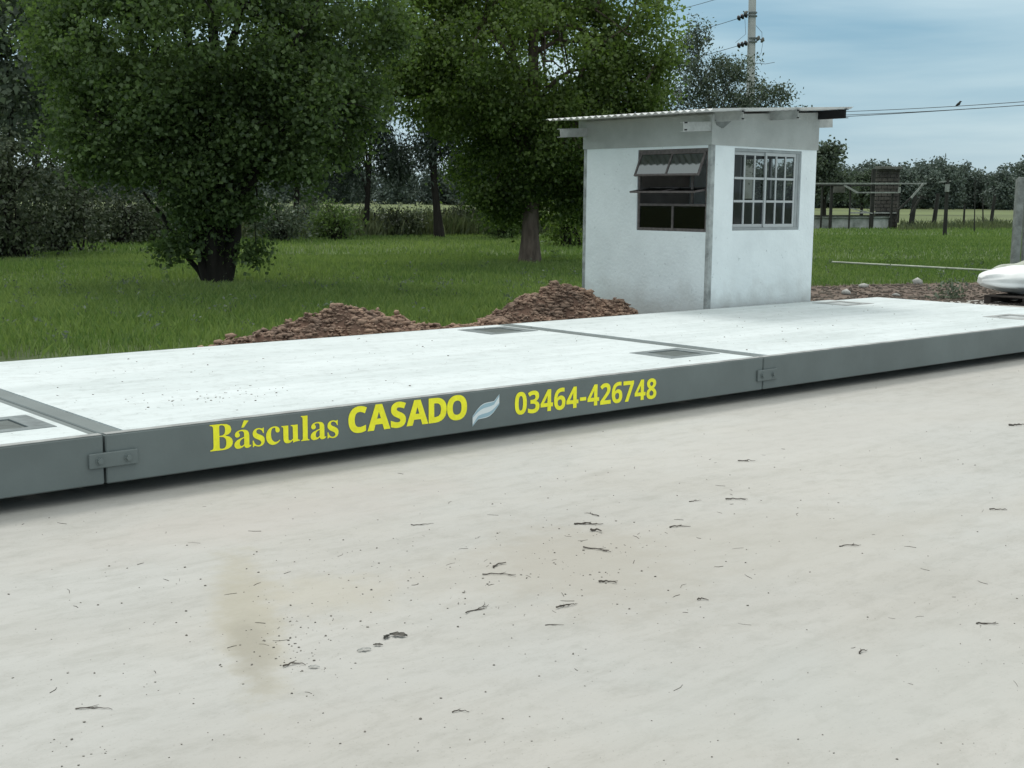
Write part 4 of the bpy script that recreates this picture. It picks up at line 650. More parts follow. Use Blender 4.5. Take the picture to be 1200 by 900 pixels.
tl = tree('broadleaf_tree', 'large dark dense tree left of centre with leaves nearly down to its forked trunk', gl,
     [(0, 0, 0), (.0, 0, .5), (.03, .02, 1.2), (-.05, .03, 2.2), (.06, 0, 3.4), (0, 0, 5.0), (.1, .05, 6.6)], E_, 92, .170, .082, .78, M['leaf_a'], M['bark_dark'], nlimb=30, trunk_r=.17, gap=-.04, freq=1.5, ntwig=150, limb_from=.12)
mb = MB()
for (dr, df, top, r) in ((-.34, -.02, 1.9, .10), (.24, .05, 1.8, .12), (-.05, -.1, 2.2, .10), (-.6, .1, 1.5, .045), (.1, .15, 2.0, .08)):
    a = ofs(gl, dr*.30, df, -.05); b = ofs(gl, dr*2.1, df*3, top); mb.tube(branch_path(a, b, 7, .8, .08), [r*1.25, r*1.05, r, r*.9, r*.85, r*.75, r*.6, r*.5], 9)
mb.build('stem', M['bark_dark'], tl)
# --- lighter green tree behind, brown straight trunk
E_ = [(ofs(gr, -.15, 0, 4.7), (3.0, 2.6, 2.2), 560), (ofs(gr, -.35, .2, 7.0), (2.8, 2.6, 2.1), 360), (ofs(gr, -1.5, -.2, 3.8), (1.9, 1.6, 1.0), 190), (ofs(gr, 1.2, -.3, 2.8), (1.6, 1.5, 1.2), 210),
      (ofs(gr, -.5, .4, 2.1), (1.3, 1.3, .9), 170), (ofs(gr, .9, .5, 1.7), (.9, 1.0, .8), 110), (ofs(gr, 2.2, 0, 5.0), (.8, 1.3, 1.5), 120), (ofs(gr, -2.7, 0, 5.4), (1.0, 1.3, 1.7), 110), (ofs(gr, -.35, .5, 1.3), (.6, .6, .5), 42), (ofs(gr, 2.2, -.2, 4.0), (1.0, 1.0, .7), 70)]
E_ = [(c_, r_, int(n_*1.5)) for c_, r_, n_ in E_]
tree('broadleaf_tree', 'green leafy tree with one straight brown trunk to the left of the white hut', gr,
     [(0, 0, 0), (0, 0, .6), (.02, .0, 1.4), (0, .05, 2.6), (.05, 0, 4.2), (0, 0, 6.2), (0, 0, 7.6)], E_, 92, .195, .090, .78, M['leaf_b'], M['bark'], nlimb=30, trunk_r=.235, gap=-.05, freq=1.4, ntwig=160, limb_from=.25, top_tint=6.0)
# --- loose grey-green tree behind the hut
gh = at(838, 240, 40); gh.z = 0
E_ = [(ofs(gh, -.9, 0, 5.0), (1.1, 1.0, 1.7), 90), (ofs(gh, .2, 0, 4.5), (1.5, 1.2, 1.4), 140), (ofs(gh, 1.2, 0, 4.1), (1.4, 1.1, 1.1), 110), (ofs(gh, 2.1, 0, 3.8), (1.0, .8, .6), 40), (ofs(gh, -.8, 0, 6.5), (.4, .5, .6), 20), (ofs(gh, -1.6, .3, 4.8), (.8, .9, 1.7), 60), (ofs(gh, 0, .5, 2.8), (2, 1.4, 1.2), 70), (ofs(gh, .5, .2, 5.6), (1.0, .7, .5), 36), (ofs(gh, 1.7, .2, 4.9), (.6, .5, .5), 20), (ofs(gh, 2.5, .2, 4.1), (.35, .5, .3), 8)]
tree('loose_crowned_tree', 'airy grey-green tree whose top rises behind the hut roof', gh,
     [(0, 0, 0), (0, 0, .8), (.1, 0, 1.6), (.0, 0, 2.6), (-.1, 0, 3.6), (-.2, 0, 4.6)], E_, 44, .17, .115, .42, M['leaf_c'], M['palewood'], nlimb=34, trunk_r=.13, gap=-.2, freq=1.2, ntwig=150, shell=.15, limb_from=.3)
# --- row of dark drooping trees along the back fence
row = [(8, 33, 9.5, 2.6, 'leaf_c', 'grey-green tree at the left edge of the photo behind the big dark tree', .13), (95, 42, 9.5, 2.2, 'leaf_d', 'blue-dark drooping tree in the back row, second from the left', .16),
       (40, 46, 9, 2.8, 'leaf_c', 'grey-green tree in the gap above the brown bushes at the far left', .14),
       (185, 47, 9, 2.4, 'leaf_a', 'dark leafy tree in the back row seen behind the left side of the big tree', .16), (345, 50, 9, 2.2, 'leaf_a', 'dark leafy back-row tree seen right behind the big tree', .16),
       (428, 48.5, 8.3, 1.7, 'leaf_d', 'thin dark back-row tree with straight trunk, left of the gap onto the field', .14), (515, 48, 8.6, 1.9, 'leaf_d', 'dark drooping back-row tree with thick leaning trunk, right of the field gap', .20),
       (590, 55, 8, 2.2, 'leaf_a', 'dark back-row tree hidden behind the brown-trunked tree', .15), (672, 50, 6.5, 2.1, 'leaf_c', 'grey-green back-row tree next to the left wall of the hut', .15)]
for (px, d, h, w, lm, lb, r) in row:
    g = at(px, 240, d); g.z = 0
    lo = 1.4 if px in (428, 515) else .9
    cz = (h+lo)/2
    E_ = [(ofs(g, 0, 0, cz+.6), (w, w, (h-lo)/2-.3), 170), (ofs(g, -w*.5, 0, cz-1), (w*.6, w*.6, (h-lo)*.3), 50), (ofs(g, w*.5, 0, cz-.6), (w*.6, w*.6, (h-lo)*.3), 50)]
    if px in (428, 515): E_ = [(ofs(g, 0, 0, cz+1.2), (w, w, (h-lo)/2-.6), 170), (ofs(g, -w*.35, 0, 2.6), (.45, .5, 1.1), 20), (ofs(g, w*.4, .2, 3.1), (.5, .6, 1.1), 22), (ofs(g, -w*.8, .2, 3.0), (.4, .4, 1.1), 26), (ofs(g, w*.9, .2, 3.2), (.4, .4, .9), 18), (ofs(g, -.1, .3, 3.9), (1.6, .8, .8), 50)]
    lean = .25 if px != 515 else -.35
    tree('back_row_tree', lb, g, [(0, 0, 0), (lean*.25*RT[0], lean*.25*RT[1], 1.0), (lean*RT[0]*.6, lean*RT[1]*.6, 2.2), (lean*RT[0], lean*RT[1], 3.8), (0, 0, h*.75)], E_, 60, .26, .20, .30 if lm == 'leaf_d' else .7, M[lm], M['bark_dark'],
         nlimb=14, trunk_r=r*.92, droop=1.0 if lm == 'leaf_d' else .2, gap=-.12, freq=.8, ntwig=50, shell=.1, group='row of trees along the back fence', limb_from=.35)
# --- shrubs
def shrub(px, py, w, h, lm, lb, n=90, d=.8, size=.12, asp=.6, per=50):
    g = ground(px, py); root = thing('shrub', lb, 'shrub', tuple(g), 'shrubs along the back of the lawn')
    C_ = clusters([(ofs(g, 0, 0, h*.45), (w, d, h*.55), n)], .2); C_ = gap_filter(C_, 1.3, -.2, px*.1)
    mb = MB()
    for j in rng.choice(len(C_), min(26, len(C_)), replace=False): mb.tube(branch_path((g.x+rng.normal(0, w*.15), g.y+rng.normal(0, .2), -.02), C_[j]+np.array([0, 0, .1]), 4), [.03, .024, .018, .012, .006], 5, cap=False)
    mb.build('stems', M['bark_dark'], root)
    ci = np.repeat(np.arange(len(C_)), per); P = C_[ci]+rng.normal(0, .2, (len(ci), 3)); k = P[:, 2] > .03; P = P[k]
    leaf_mesh('foliage', P, size, asp, M[lm], root, (rng.uniform(0, .6, len(C_))[ci]+rng.uniform(0, .45, len(ci)))[k])
shrub(10, 303, 1.6, 3.0, 'leaf_e', 'dark brown-grey twiggy bush at the left edge of the lawn', 200)
shrub(75, 296, 1.2, 2.1, 'leaf_e', 'lower brown-grey bush beside the darkest one at the left', 110)
shrub(140, 286, 1.6, 1.7, 'leaf_e', 'brownish bush behind the tall weeds left of the big trunk', 110)
shrub(205, 284, 1.4, 1.3, 'leaf_c', 'grey-green low bush seen under the left side of the big tree', 70)
shrub(330, 283, 1.3, 1.5, 'leaf_c', 'grey-green bush seen just right of the big dark trunk', 80)
shrub(392, 282, 1.0, 1.3, 'leaf_a', 'dark green bush left of the thin straight trunk', 60)
shrub(470, 277, 1.0, 1.0, 'leaf_e', 'low brown bush between the two dark trunks', 60)
shrub(425, 274, 1.5, 1.2, 'leaf_c', 'grey-green undergrowth at the foot of the thin straight trunk', 70, asp=.4)
shrub(545, 274, 1.5, 1.3, 'leaf_e', 'brownish undergrowth right of the leaning dark trunk', 80, asp=.4)
shrub(500, 272, 1.2, 1.0, 'leaf_c', 'small grey-green bush behind the leaning dark trunk', 50, asp=.4)
shrub(365, 274, 1.3, 1.5, 'leaf_c', 'taller grey-green bush behind the dark one near the big tree', 80, asp=.4)
shrub(268, 277, 1.6, 1.4, 'leaf_e', 'brown-grey bush directly behind the big dark trunk', 80)
shrub(590, 281, .8, 1.9, 'leaf_a', 'dark bush close behind the left side of the brown trunk', 80)
shrub(668, 290, 1.0, 1.7, 'leaf_b', 'green bush between the brown trunk and the hut', 90)
# --- far tree line beyond the field
fv = []
for v in range(5):
    n = 36; C_ = clusters([((0, 0, 3.7), (2.1, 2.1, 2.1), n), ((random.uniform(.6, 1.5), 0, random.uniform(2, 3)), (1.6, 1.6, 1.9), 20), ((-1.2, .2, random.uniform(2, 3.2)), (1.5, 1.5, 2.0), 20), ((0, 0, 1.2), (2.8, 2.2, 1.2), 30)], .25)
    ci = np.repeat(np.arange(len(C_)), 60); P = C_[ci]+rng.normal(0, .36, (len(ci), 3)); P[:, 2] = np.abs(P[:, 2])
    root = thing('far_tree', 'x', 'tree'); mb = MB(); mb.tube([(0, 0, -.1), (.1, 0, 1.5), (0, .1, 3)], [.22, .17, .08], 6); mb.build('trunk', M['bark_dark'], root)
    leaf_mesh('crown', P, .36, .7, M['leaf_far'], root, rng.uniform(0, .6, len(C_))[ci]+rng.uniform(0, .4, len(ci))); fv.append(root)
def copy_thing(src, **kw):
    c = src.copy(); COL.objects.link(c)
    for ch in src.children:
        q = ch.copy(); COL.objects.link(q); q.parent = c
        for g2 in ch.children: g3 = g2.copy(); COL.objects.link(g3); g3.parent = q
    return finish(c, '', **kw)
LB = 'rounded grey-green tree in the far tree line beyond the crop field'
GRP = 'far tree line beyond the crop field'
tops = [(940, 190), (985, 196), (1000, 200), (1018, 183), (1040, 200), (1068, 187), (1085, 190), (1110, 190), (1135, 190), (1160, 204), (1175, 197), (1190, 186), (1260, 182)]
jobs = []
for px in list(range(925, 1290, 13))+list(range(-120, 925, 24)):
    d = random.uniform(370, 440); ty = np.interp(px, [t[0] for t in tops], [t[1] for t in tops])+random.uniform(-3, 4); jobs.append((px+random.uniform(-4, 4), d, ty))
jobs += [(px, 500, 206+random.uniform(-3, 3)) for px in range(930, 1270, 22)]
for k, (px, d, ty) in enumerate(jobs):
    hp = 236.5+.0135*(px-600)*1.0
    h = ((235.4+.0088*(px-600)-ty)/FPX*d+1.42)*random.uniform(.88, 1.04); src = fv[k % 5]; o = src if k < 5 else copy_thing(src)
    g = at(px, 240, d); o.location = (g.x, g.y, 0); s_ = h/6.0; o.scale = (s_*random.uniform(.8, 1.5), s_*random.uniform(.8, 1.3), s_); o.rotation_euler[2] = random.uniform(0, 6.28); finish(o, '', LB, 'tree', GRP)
# nearer taller tree right of the hut
g = at(966, 240, 88); g.z = 0
tree('field_tree', 'tall dark tree just right of the hut, nearer than the far tree line', g, [(0, 0, 0), (0, 0, 1.5), (.1, 0, 3), (0, 0, 4.6)],
     [(ofs(g, -.3, 0, 3.4), (1.5, 1.5, 1.7), 60), (ofs(g, .2, 0, 4.9), (.6, .8, .7), 20), (ofs(g, 1.2, 0, 2.6), (.7, .9, .9), 26), (ofs(g, -1.2, 0, 2.5), (1.2, .9, 1.6), 40)], 60, .3, .26, .6, M['leaf_c'], M['bark_dark'], nlimb=10, trunk_r=.16, gap=-.3, shell=.2, ntwig=20)
g = at(1010, 240, 100); g.z = 0
tree('field_tree', 'dark round-topped tree between the tall one and the brick tower', g, [(0, 0, 0), (0, 0, 1.2), (.1, 0, 2.2), (0, 0, 3.2)],
     [(ofs(g, .1, 0, 2.6), (1.5, 1.3, 1.3), 60), (ofs(g, .2, 0, 3.4), (.7, .7, .45), 16), (ofs(g, 1.8, .2, 2.7), (.6, .9, .8), 22)], 60, .3, .26, .6, M['leaf_c'], M['bark_dark'], nlimb=10, trunk_r=.14, gap=-.3, shell=.2, ntwig=20)

# --- grass
def inpoly(x, y_, poly):
    c = np.zeros(len(x), bool); n = len(poly); j = n-1
    for i in range(n):
        xi, yi = poly[i]; xj, yj = poly[j]
        k = ((yi > y_) != (yj > y_)) & (x < (xj-xi)*(y_-yi)/(yj-yi+1e-12)+xi); c ^= k; j = i
    return c
DIRT = [(12.2, 2.5), (12.3, 5.6), (15, 6.9), (17.5, 7.5), (19.5, 7.1), (22, 6.2), (27, 5.9), (40, 4.3), (60, 2.3), (60, -9), (13, -9)]
def scatter(n, d0, d1, half=.50, pw=1.0):
    d = d0+(d1-d0)*rng.uniform(0, 1, n)**pw; t = rng.uniform(-half, half, n)
    x = CAMLOC[0]+FW[0]*d+RT[0]*d*t; y_ = CAMLOC[1]+FW[1]*d+RT[1]*d*t
    dist_f = (x-FA.x)*fn.x+(y_-FA.y)*fn.y
    k = (y_ > 3.06) & ~inpoly(x, y_, DIRT) & ~((x > HX0-.05) & (x < HX1+.05) & (y_ > 2.9) & (y_ < HY1+.05)) & ~((x > 4.9) & (x < 10.5) & (y_ < 4.25)) & (dist_f < 1.2)
    return x[k], y_[k], d[k], dist_f[k]
def patch(x, y_, f=1.0):
    return .5+.25*np.sin(x*.9*f+1.3*np.sin(y_*.5*f))*np.cos(y_*.8*f+x*.3*f)+.25*np.sin(x*.23*f-y_*.31*f+2)
def blades(name, x, y_, h, w, m, tint, lean=.35, **kw):
    n = len(x); a = rng.uniform(0, 6.28, n); l = h*np.abs(rng.normal(0, lean, n)); b = rng.uniform(0, 6.28, n); z0 = np.full(n, -.02)
    dx, dy = np.cos(a)*w/2, np.sin(a)*w/2
    m1 = np.stack([x+np.cos(b)*l*.3, y_+np.sin(b)*l*.3, h*.55], -1); tp = np.stack([x+np.cos(b)*l, y_+np.sin(b)*l, h], -1)
    o = np.stack([dx, dy, np.zeros(n)], -1); base = np.stack([x, y_, z0], -1)
    V = np.stack([base-o*.6, base+o*.6, m1+o, tp], 1).reshape(-1, 3)
    return npmesh(name, V, np.arange(4*n).reshape(n, 4), m, col=np.repeat(np.clip(tint, 0, 1), 4), **kw)
X = []; Y = []; H_ = []; W_ = []; T_ = []
for (n, d0, d1, h, w) in ((120000, 11, 20, .105, .011), (110000, 18, 32, .10, .018), (90000, 30, 56, .12, .034), (50000, 50, 84, .14, .055)):
    x, y_, d, df = scatter(n, d0, d1, .52, .7); pt = patch(x, y_); X.append(x); Y.append(y_); hh = h*rng.uniform(.45, 1.3, len(x))*(.7+.6*pt); hh[(y_ < 3.7)] *= .6
    H_.append(hh); W_.append(w*rng.uniform(.7, 1.3, len(x))); T_.append(.02+.55*patch(x, y_, .6)*patch(x+9, y_, 1.7)**.5+.25*((np.abs(y_-20-.3*x+2*np.sin(x*.6)) < 1.6) & (x < 25))+rng.uniform(-.2, .38, len(x)))
blades('lawn_grass', np.concatenate(X), np.concatenate(Y), np.concatenate(H_), np.concatenate(W_), M['blade'], np.concatenate(T_), kind='stuff', label='rough green grass of the lawn behind the weighbridge', cat='grass')
# tall dry weeds in front of the fence
x, y_, d, df = scatter(520000, 24, 96, .54, .7); k = (df > -4.0+2.2*patch(x, y_, .5)) & (df < 1.2); x, y_, d, df = x[k], y_[k], d[k], df[k]
hh = (.40+.62*rng.uniform(0, 1, len(x))**1.5)*np.clip(1+df/6+.3*patch(x, y_, 2), .3, 1.4); k = x > 40; hh[k] *= .55; u = rng.uniform(0, 1, len(x)); rr_ = (x-CAMLOC[0])*RT[0]+(y_-CAMLOC[1])*RT[1]; ff = (x-CAMLOC[0])*FW[0]+(y_-CAMLOC[1])*FW[1]; pxs = 600+FPX*rr_/ff; kk = ((pxs < 930) | (pxs > 1050)) & ((pxs < 900) | (u < .5)); x, y_, hh = x[kk], y_[kk], hh[kk]
blades('tall_weeds', x, y_, hh, rng.uniform(.02, .05, len(x)), M['weed_blade'], rng.uniform(0, .7, len(x))**1.3+.15*patch(x, y_, 3), .3, kind='stuff', label='tall dry weeds growing along the back fence', cat='weeds')
# leafy weeds dotted in the lawn
P = []; tt = []
for k in range(260):
    px, py = random.uniform(-60, 1190), random.triangular(292, 415, 330)
    g = ground(px, py)
    if g.y < 3.4 or inpoly(np.array([g.x]), np.array([g.y]), DIRT)[0] or (4.6 < g.x < 13 and g.y < 5.4): continue
    q = np.array([g.x, g.y, .10])+rng.normal(0, 1, (14, 3))*np.array([.05, .05, .05]); P.append(q); tt.append(rng.uniform(.4, 1, 14))
leaf_mesh('lawn_weeds', np.concatenate(P), .05, .5, M['leaf_c'], None, np.concatenate(tt), kind='stuff', label='small leafy weeds dotted through the lawn', cat='weeds')
for (px, py, s, lb) in ((1049, 310, .5, 'dark leafy weed in the lawn right of the hut, left of its twin'), (1143, 312, .55, 'dark leafy weed in the lawn near the white bags'), (648, 306, .5, 'tuft of tall grass at the foot of the brown trunk'), (1112, 350, .4, 'grey tuft of weeds on the dirt strip near the bags'), (1010, 262, 1.0, 'dark vine growing over the foot of the trough')):
    g = ground(px, py); root = thing('weed_plant', lb, 'plant', tuple(g)); n = 260
    C0 = np.array(g)+rng.normal(0, 1, (n, 3))*np.array([s*.28, s*.28, 0]); C0[:, 2] = np.abs(rng.normal(0, s*.35, n))
    leaf_mesh('leaves', C0, .07*(1+s*.3), .35, M['leaf_a' if py != 350 else 'leaf_c'], root, rng.uniform(.3, 1, n))

# ================================================================== RIGHT-HAND SIDE
# pallet with white bags
pc = ground(1196, 356.5); pc = Vector((pc.x, pc.y, 0))
pal = thing('pallet', 'dark wooden pallet under the white bags', 'pallet', tuple(pc))
px0, px1, py0, py1 = 17.45, 18.55, 2.45, 3.72
for y0 in (py0, (py0+py1)/2-.05, py1-.1): MB().box(px0, px1, y0, y0+.1, .022, .10).build('bearer', M['pallet'], pal, bevel=.004)
for k in range(7):
    x = px0+(px1-px0-.1)*k/6; MB().box(x, x+.1, py0, py1, .101, .122).build('board', M['pallet'], pal, bevel=.003)
    if k % 3 == 0: MB().box(x, x+.1, py0, py1, 0, .021).build('board', M['pallet'], pal, bevel=.003)
def bag(c, L_, wdt, h, ang, m, lb, seed, z0, pinch=.5):
    V = []; nu, nv = 46, 32
    for i in range(nu+1):
        u = i/nu; pr = (math.sin(math.pi*min(1, max(0, u*.96+.02)))**.42) if u > .5 else (.22+.78*min(1, u/.42)**pinch)
        for j in range(nv):
            t = 2*math.pi*j/nv; cy, sz = math.cos(t), math.sin(t)
            n_ = noise.noise(Vector((u*4+seed, cy*1.6, sz*1.6)))*.2+noise.noise(Vector((u*9+seed, cy*4, sz*4)))*.10+abs(noise.noise(Vector((u*7+seed, cy*3+4, sz*3))))*.10+(.10*math.sin(t*9+u*3)+.07*math.sin(t*5-u*6+seed))*max(0, 1-u*1.9)
            rr_ = pr*(1+n_); y2 = cy*wdt/2*rr_; z2 = sz*h/2*rr_
            z2 = z0+max(.0, h*.42+z2*(1 if sz > 0 else .85))
            x2 = (u-.5)*L_; V.append((c[0]+x2*math.cos(ang)-y2*math.sin(ang), c[1]+x2*math.sin(ang)+y2*math.cos(ang), z2))
    F = [(i*nv+j, i*nv+(j+1) % nv, (i+1)*nv+(j+1) % nv, (i+1)*nv+j) for i in range(nu) for j in range(nv)]
    mb = MB(); mb.add(V, F, True); mb.add([V[k] for k in range(nv)], [tuple(range(nv))], True); mb.add([V[nu*nv+k] for k in range(nv)], [tuple(range(nv))], True)
    return mb.build('bag', m, label=lb, cat='bag', group='white plastic bags on the pallet', origin=(c[0], c[1], z0))
ar = math.atan2(RT[1], RT[0])
c = np.array(at(1146, 333, 18.5)); c[2] = 0; c = c+RT*.90
bag(c, 1.75, .95, .46, ar, M['bag'], 'big smooth white plastic bag lying at the front of the pallet', 3.1, .123)
c2 = c+RT*.20+FW*.80
bag(c2, 1.4, .6, .50, ar+.12, M['bag_grey'], 'dirty greyish bag lying behind the big white one', 8.3, .123, .6)
# concrete post
b0 = ground(1189, 313); t0 = at(1196, 209, 29.6)
p = thing('concrete_post', 'grey leaning concrete post in the lawn behind the white bags', 'post', (b0.x, b0.y, 0))
mb = MB(); a = Vector((b0.x, b0.y, -.1)); b = Vector(t0); mb.bar(a, b, .19, .17, up=(RT[0], RT[1], 0)); mb.build('post', M['concrete_post'], p, bevel=.02)
mb = MB(); a2 = Vector(ofs(b0, .26, .1, -.1)); mb.bar(a2, Vector((t0.x, t0.y, t0.z-.12))+Vector(ofs((0, 0), .22, .1, 0)), .12, .12, up=(RT[0], RT[1], 0)); mb.build('brace', M['concrete_post'], p, bevel=.01)
# pale pipe on the grass
q = [ground(px, py, .10) for px, py in ((975, 307), (1020, 309.5), (1060, 311.5), (1105, 314), (1162, 317))]
MB().tube(q, .022, 7).build('pipe', M['bag_grey'], label='thin pale pipe lying across the lawn toward the white bags', cat='pipe', origin=tuple(q[0]))
# wire fence
def fence(pxs, lb, A_, hgt):
    root = thing('wire_fence', lb, 'fence', tuple(A_)); pts_ = []
    for k, (px, pyb, pyt, w, lean) in enumerate(pxs):
        # foot on the fence line
        a = ((px-600)/FPX, 0, 1.0); dx = R[0][0]*a[0]+R[0][2]; dy = R[1][0]*a[0]+R[1][2]
        t = ((FA.x-CAMLOC[0])*fn.x+(FA.y-CAMLOC[1])*fn.y)/(dx*fn.x+dy*fn.y); x, y_ = CAMLOC[0]+dx*t, CAMLOC[1]+dy*t
        h = (pyb-pyt)/FPX*t; ww = w/FPX*t; tpp = Vector(ofs((x, y_), lean/FPX*t, 0, h))
        MB().tube([(x, y_, -.1), (x+(tpp.x-x)*.5, y_+(tpp.y-y_)*.5, h*.5), tpp], [ww*.55, ww*.5, ww*.42], 8).build('post', M['wood'], root); pts_.append((Vector((x, y_, 0)), tpp, h))
    for i in range(len(pts_)-1):
        (a0, a1, ha), (b0_, b1, hb) = pts_[i], pts_[i+1]
        for z in (.45, .8, 1.1):
            if z < min(ha, hb): MB().tube([a0+(a1-a0)*z/ha, b0_+(b1-b0_)*z/hb], .008, 4, cap=False).build('wire', M['wire'], root)
fence([(1057, 268, 230, 6, 4), (1083, 268, 228, 5, 4), (1118, 268, 240, 2.4, 0), (1141, 270, 207 if False else 236, 1.6, -3), (1149, 270, 233, 4, 3), (1176, 271, 236, 3, 0), (1215, 272, 236, 3, 2), (1260, 272, 236, 3, 0)], 'old wire fence with crooked dark posts at the far right edge of the lawn', FB, 1.3)
fence([(300, 277, 245, 2.5, 0), (360, 277, 245, 2.5, 0), (445, 272, 246, 2, -5), (533, 273, 248, 2.6, -9), (565, 274, 246, 2, -3), (640, 274, 246, 2, 2), (690, 274, 246, 2, 2)], 'thin wire fence with leaning stakes behind the back-row trees', FA, 1.3)
g = at(1142, 270, 66); MB().tube([(g.x, g.y, -.1), tuple(Vector(ofs((g.x, g.y), -.12, 0, 2.75)))], [.035, .02], 6).build('stake', M['wood'], label='tall thin stake rising above the fence at the right', cat='stake', origin=(g.x, g.y, 0))
# lamp-post like meter pole
g = ground(1107, 276); s = 58.4/FPX
mp2 = thing('service_pole', 'slim dark pole with a pale box near its top in front of the far fence', 'pole', (g.x, g.y, 0))
MB().tube([(g.x, g.y, -.1), (g.x, g.y, 65*s)], [.10, .075], 8).build('pole', M['wood'], mp2)
c = Vector((g.x, g.y, 58*s)); MB().box(c.x-.12, c.x+.0, c.y-.12, c.y+.06, c.z-.30, c.z+.05).build('meter_box', M['palewood'], mp2, bevel=.01)
MB().bar(Vector(ofs(g, -.38, 0, 62*s)), Vector(ofs(g, .15, 0, 63*s)), .06).build('cross_arm', M['palewood'], mp2)
# cattle pen: timber rails, trough and brick tower
D = 72.; sp = D/FPX
def pt(px, py, dd=0):      # on an upright plane D metres ahead, z from the picture height
    b_ = at(px, 262, D+dd); k_ = (py-450)/FPX; q_ = [b_.x-CAMLOC[0], b_.y-CAMLOC[1]]
    vy = R[0][1]*q_[0]+R[1][1]*q_[1]; vz = R[0][2]*q_[0]+R[1][2]*q_[1]
    return Vector((b_.x, b_.y, CAMLOC[2]+(k_*vz-vy)/(R[2][1]-k_*R[2][2])))
pen = thing('timber_pen', 'dark timber pen frame with bleached rails right of the hut', 'pen', tuple(pt(1010, 268)))
def post(px, t_, b_, w): MB().bar(pt(px, b_+3), pt(px, t_), w*sp, w*sp, up=(RT[0], RT[1], 0)).build('post', M['wood'], pen, bevel=.01)
for a in ((973, 215, 268, 3.2), (995, 216, 268, 1.8), (1021, 198, 268, 4.2), (1044, 224, 266, 2.4), (1052.5, 219, 258, 1.8), (962, 216, 268, 2.0)): post(*a)
def rail(x0, y0, x1, y1, w, m='palewood', dd=-.2, nm='rail'): MB().bar(pt(x0, y0, dd), pt(x1, y1, dd), w*sp, w*sp).build(nm, M[m], pen)
rail(925, 215, 1083, 215, 1.7); rail(1000, 225.5, 1051, 225.5, 1.6); rail(987, 217, 1003, 225.5, 2.2); rail(930, 216.5, 1022, 217.5, 1.6, 'wood'); rail(1080, 215, 1066, 232, 2.0, 'palewood', -.4, 'brace'); rail(1066, 232, 1052, 246, 2.2, 'wood', -.4, 'brace')
rail(1078, 230, 1066, 252, 2.0, 'wood', -.4, 'brace'); rail(1052, 219, 1052, 226, 2.0, 'palewood', -.5); rail(996, 244, 1022, 250, 1.4); rail(1076, 232, 1085, 232, 1.5, 'wood')
MB().bar(pt(975, 222, .5), pt(988, 222, .5), .25, .35).build('signboard', M['cap'], pen)
tr = thing('trough', 'long stained white masonry trough under the timber pen', 'trough', tuple(pt(1000, 268)))
def quadbox(x0, x1, yt, yb, d0, d1):
    a = [pt(x0, yb, d0), pt(x1, yb, d0), pt(x1, yb, d1), pt(x0, yb, d1)]; tz0 = pt(x0, yt, d0).z; tz1 = pt(x1, yt, d0).z; z0 = -.1 if yb > 262 else None
    v = [(p_.x, p_.y, z0 if z0 is not None else (p_.z)) for p_ in a]+[(p_.x, p_.y, z) for p_, z in zip(a, (tz0, tz1, tz1, tz0))]
    return MB().add(v, [(0, 3, 2, 1), (4, 5, 6, 7), (0, 1, 5, 4), (1, 2, 6, 5), (2, 3, 7, 6), (3, 0, 4, 7)])
quadbox(935, 1041, 255.2, 270, .3, 1.4).build('side_wall', M['whitewash_old'], tr, bevel=.02)
quadbox(930, 1043, 253.4, 255.2, .15, 1.6).build('rim', M['whitewash_old'], tr, bevel=.01)
quadbox(930, 1042, 252.0, 253.4, .10, .30).build('lip', M['wood'], tr)
quadbox(996, 1050, 248.5, 250.2, 1.8, 2.4).build('back_rim', M['palewood'], tr)
tw = thing('brick_tower', 'small square tower of sooty brick with a flat cap behind the pen', 'tower', tuple(pt(1038, 265, 3)))
y_ = 265.; k = 0
MB().add(*(lambda q_: (q_.v, q_.f))(quadbox(1025.4, 1051.6, 200, 268, 2.3, 3.9))).build('core', M['mortar'], tw)
while y_ > 203:
    j = random.uniform(-.35, .35)
    n = 4; off = .5 if k % 2 else 0
    for i in range(n+1):
        a = max(0, (i-off)/n); b = min(1, (i+1-off)/n)
        if b-a < .03: continue
        X0 = 1024.6+j+(27+.3)*a; X1 = 1024.6+j+(27+.3)*b-.5
        A = pt(X0, y_, 2.2+random.uniform(-.05, .05)); B = pt(X1, y_, 2.2); zt_ = pt(X0, y_-3.5, 2.2).z; zb_ = pt(X0, y_, 2.2).z
        f2 = Vector(tuple(FW))*.5; vv = [(p_.x, p_.y, z) for z in (zb_, zt_) for p_ in (A, B, B+f2, A+f2)]
        MB().add(vv, [(0, 3, 2, 1), (4, 5, 6, 7), (0, 1, 5, 4), (1, 2, 6, 5), (2, 3, 7, 6), (3, 0, 4, 7)]).build('brick', M['brick'], tw)
    y_ -= 4.4; k += 1
quadbox(1022.5, 1054, 195.0, 198.2, 1.9, 4.3).build('cap', M['cap'], tw, bevel=.02)
quadbox(1024.5, 1052, 198.3, 200.4, 2.1, 4.1).build('cap_course', M['brick'], tw, bevel=.02)

def px_of(p_):
    q_ = p_-Vector(CAMLOC); return 600+FPX*sum(R[i][0]*q_[i] for i in range(3))/sum(R[i][2]*q_[i] for i in range(3))
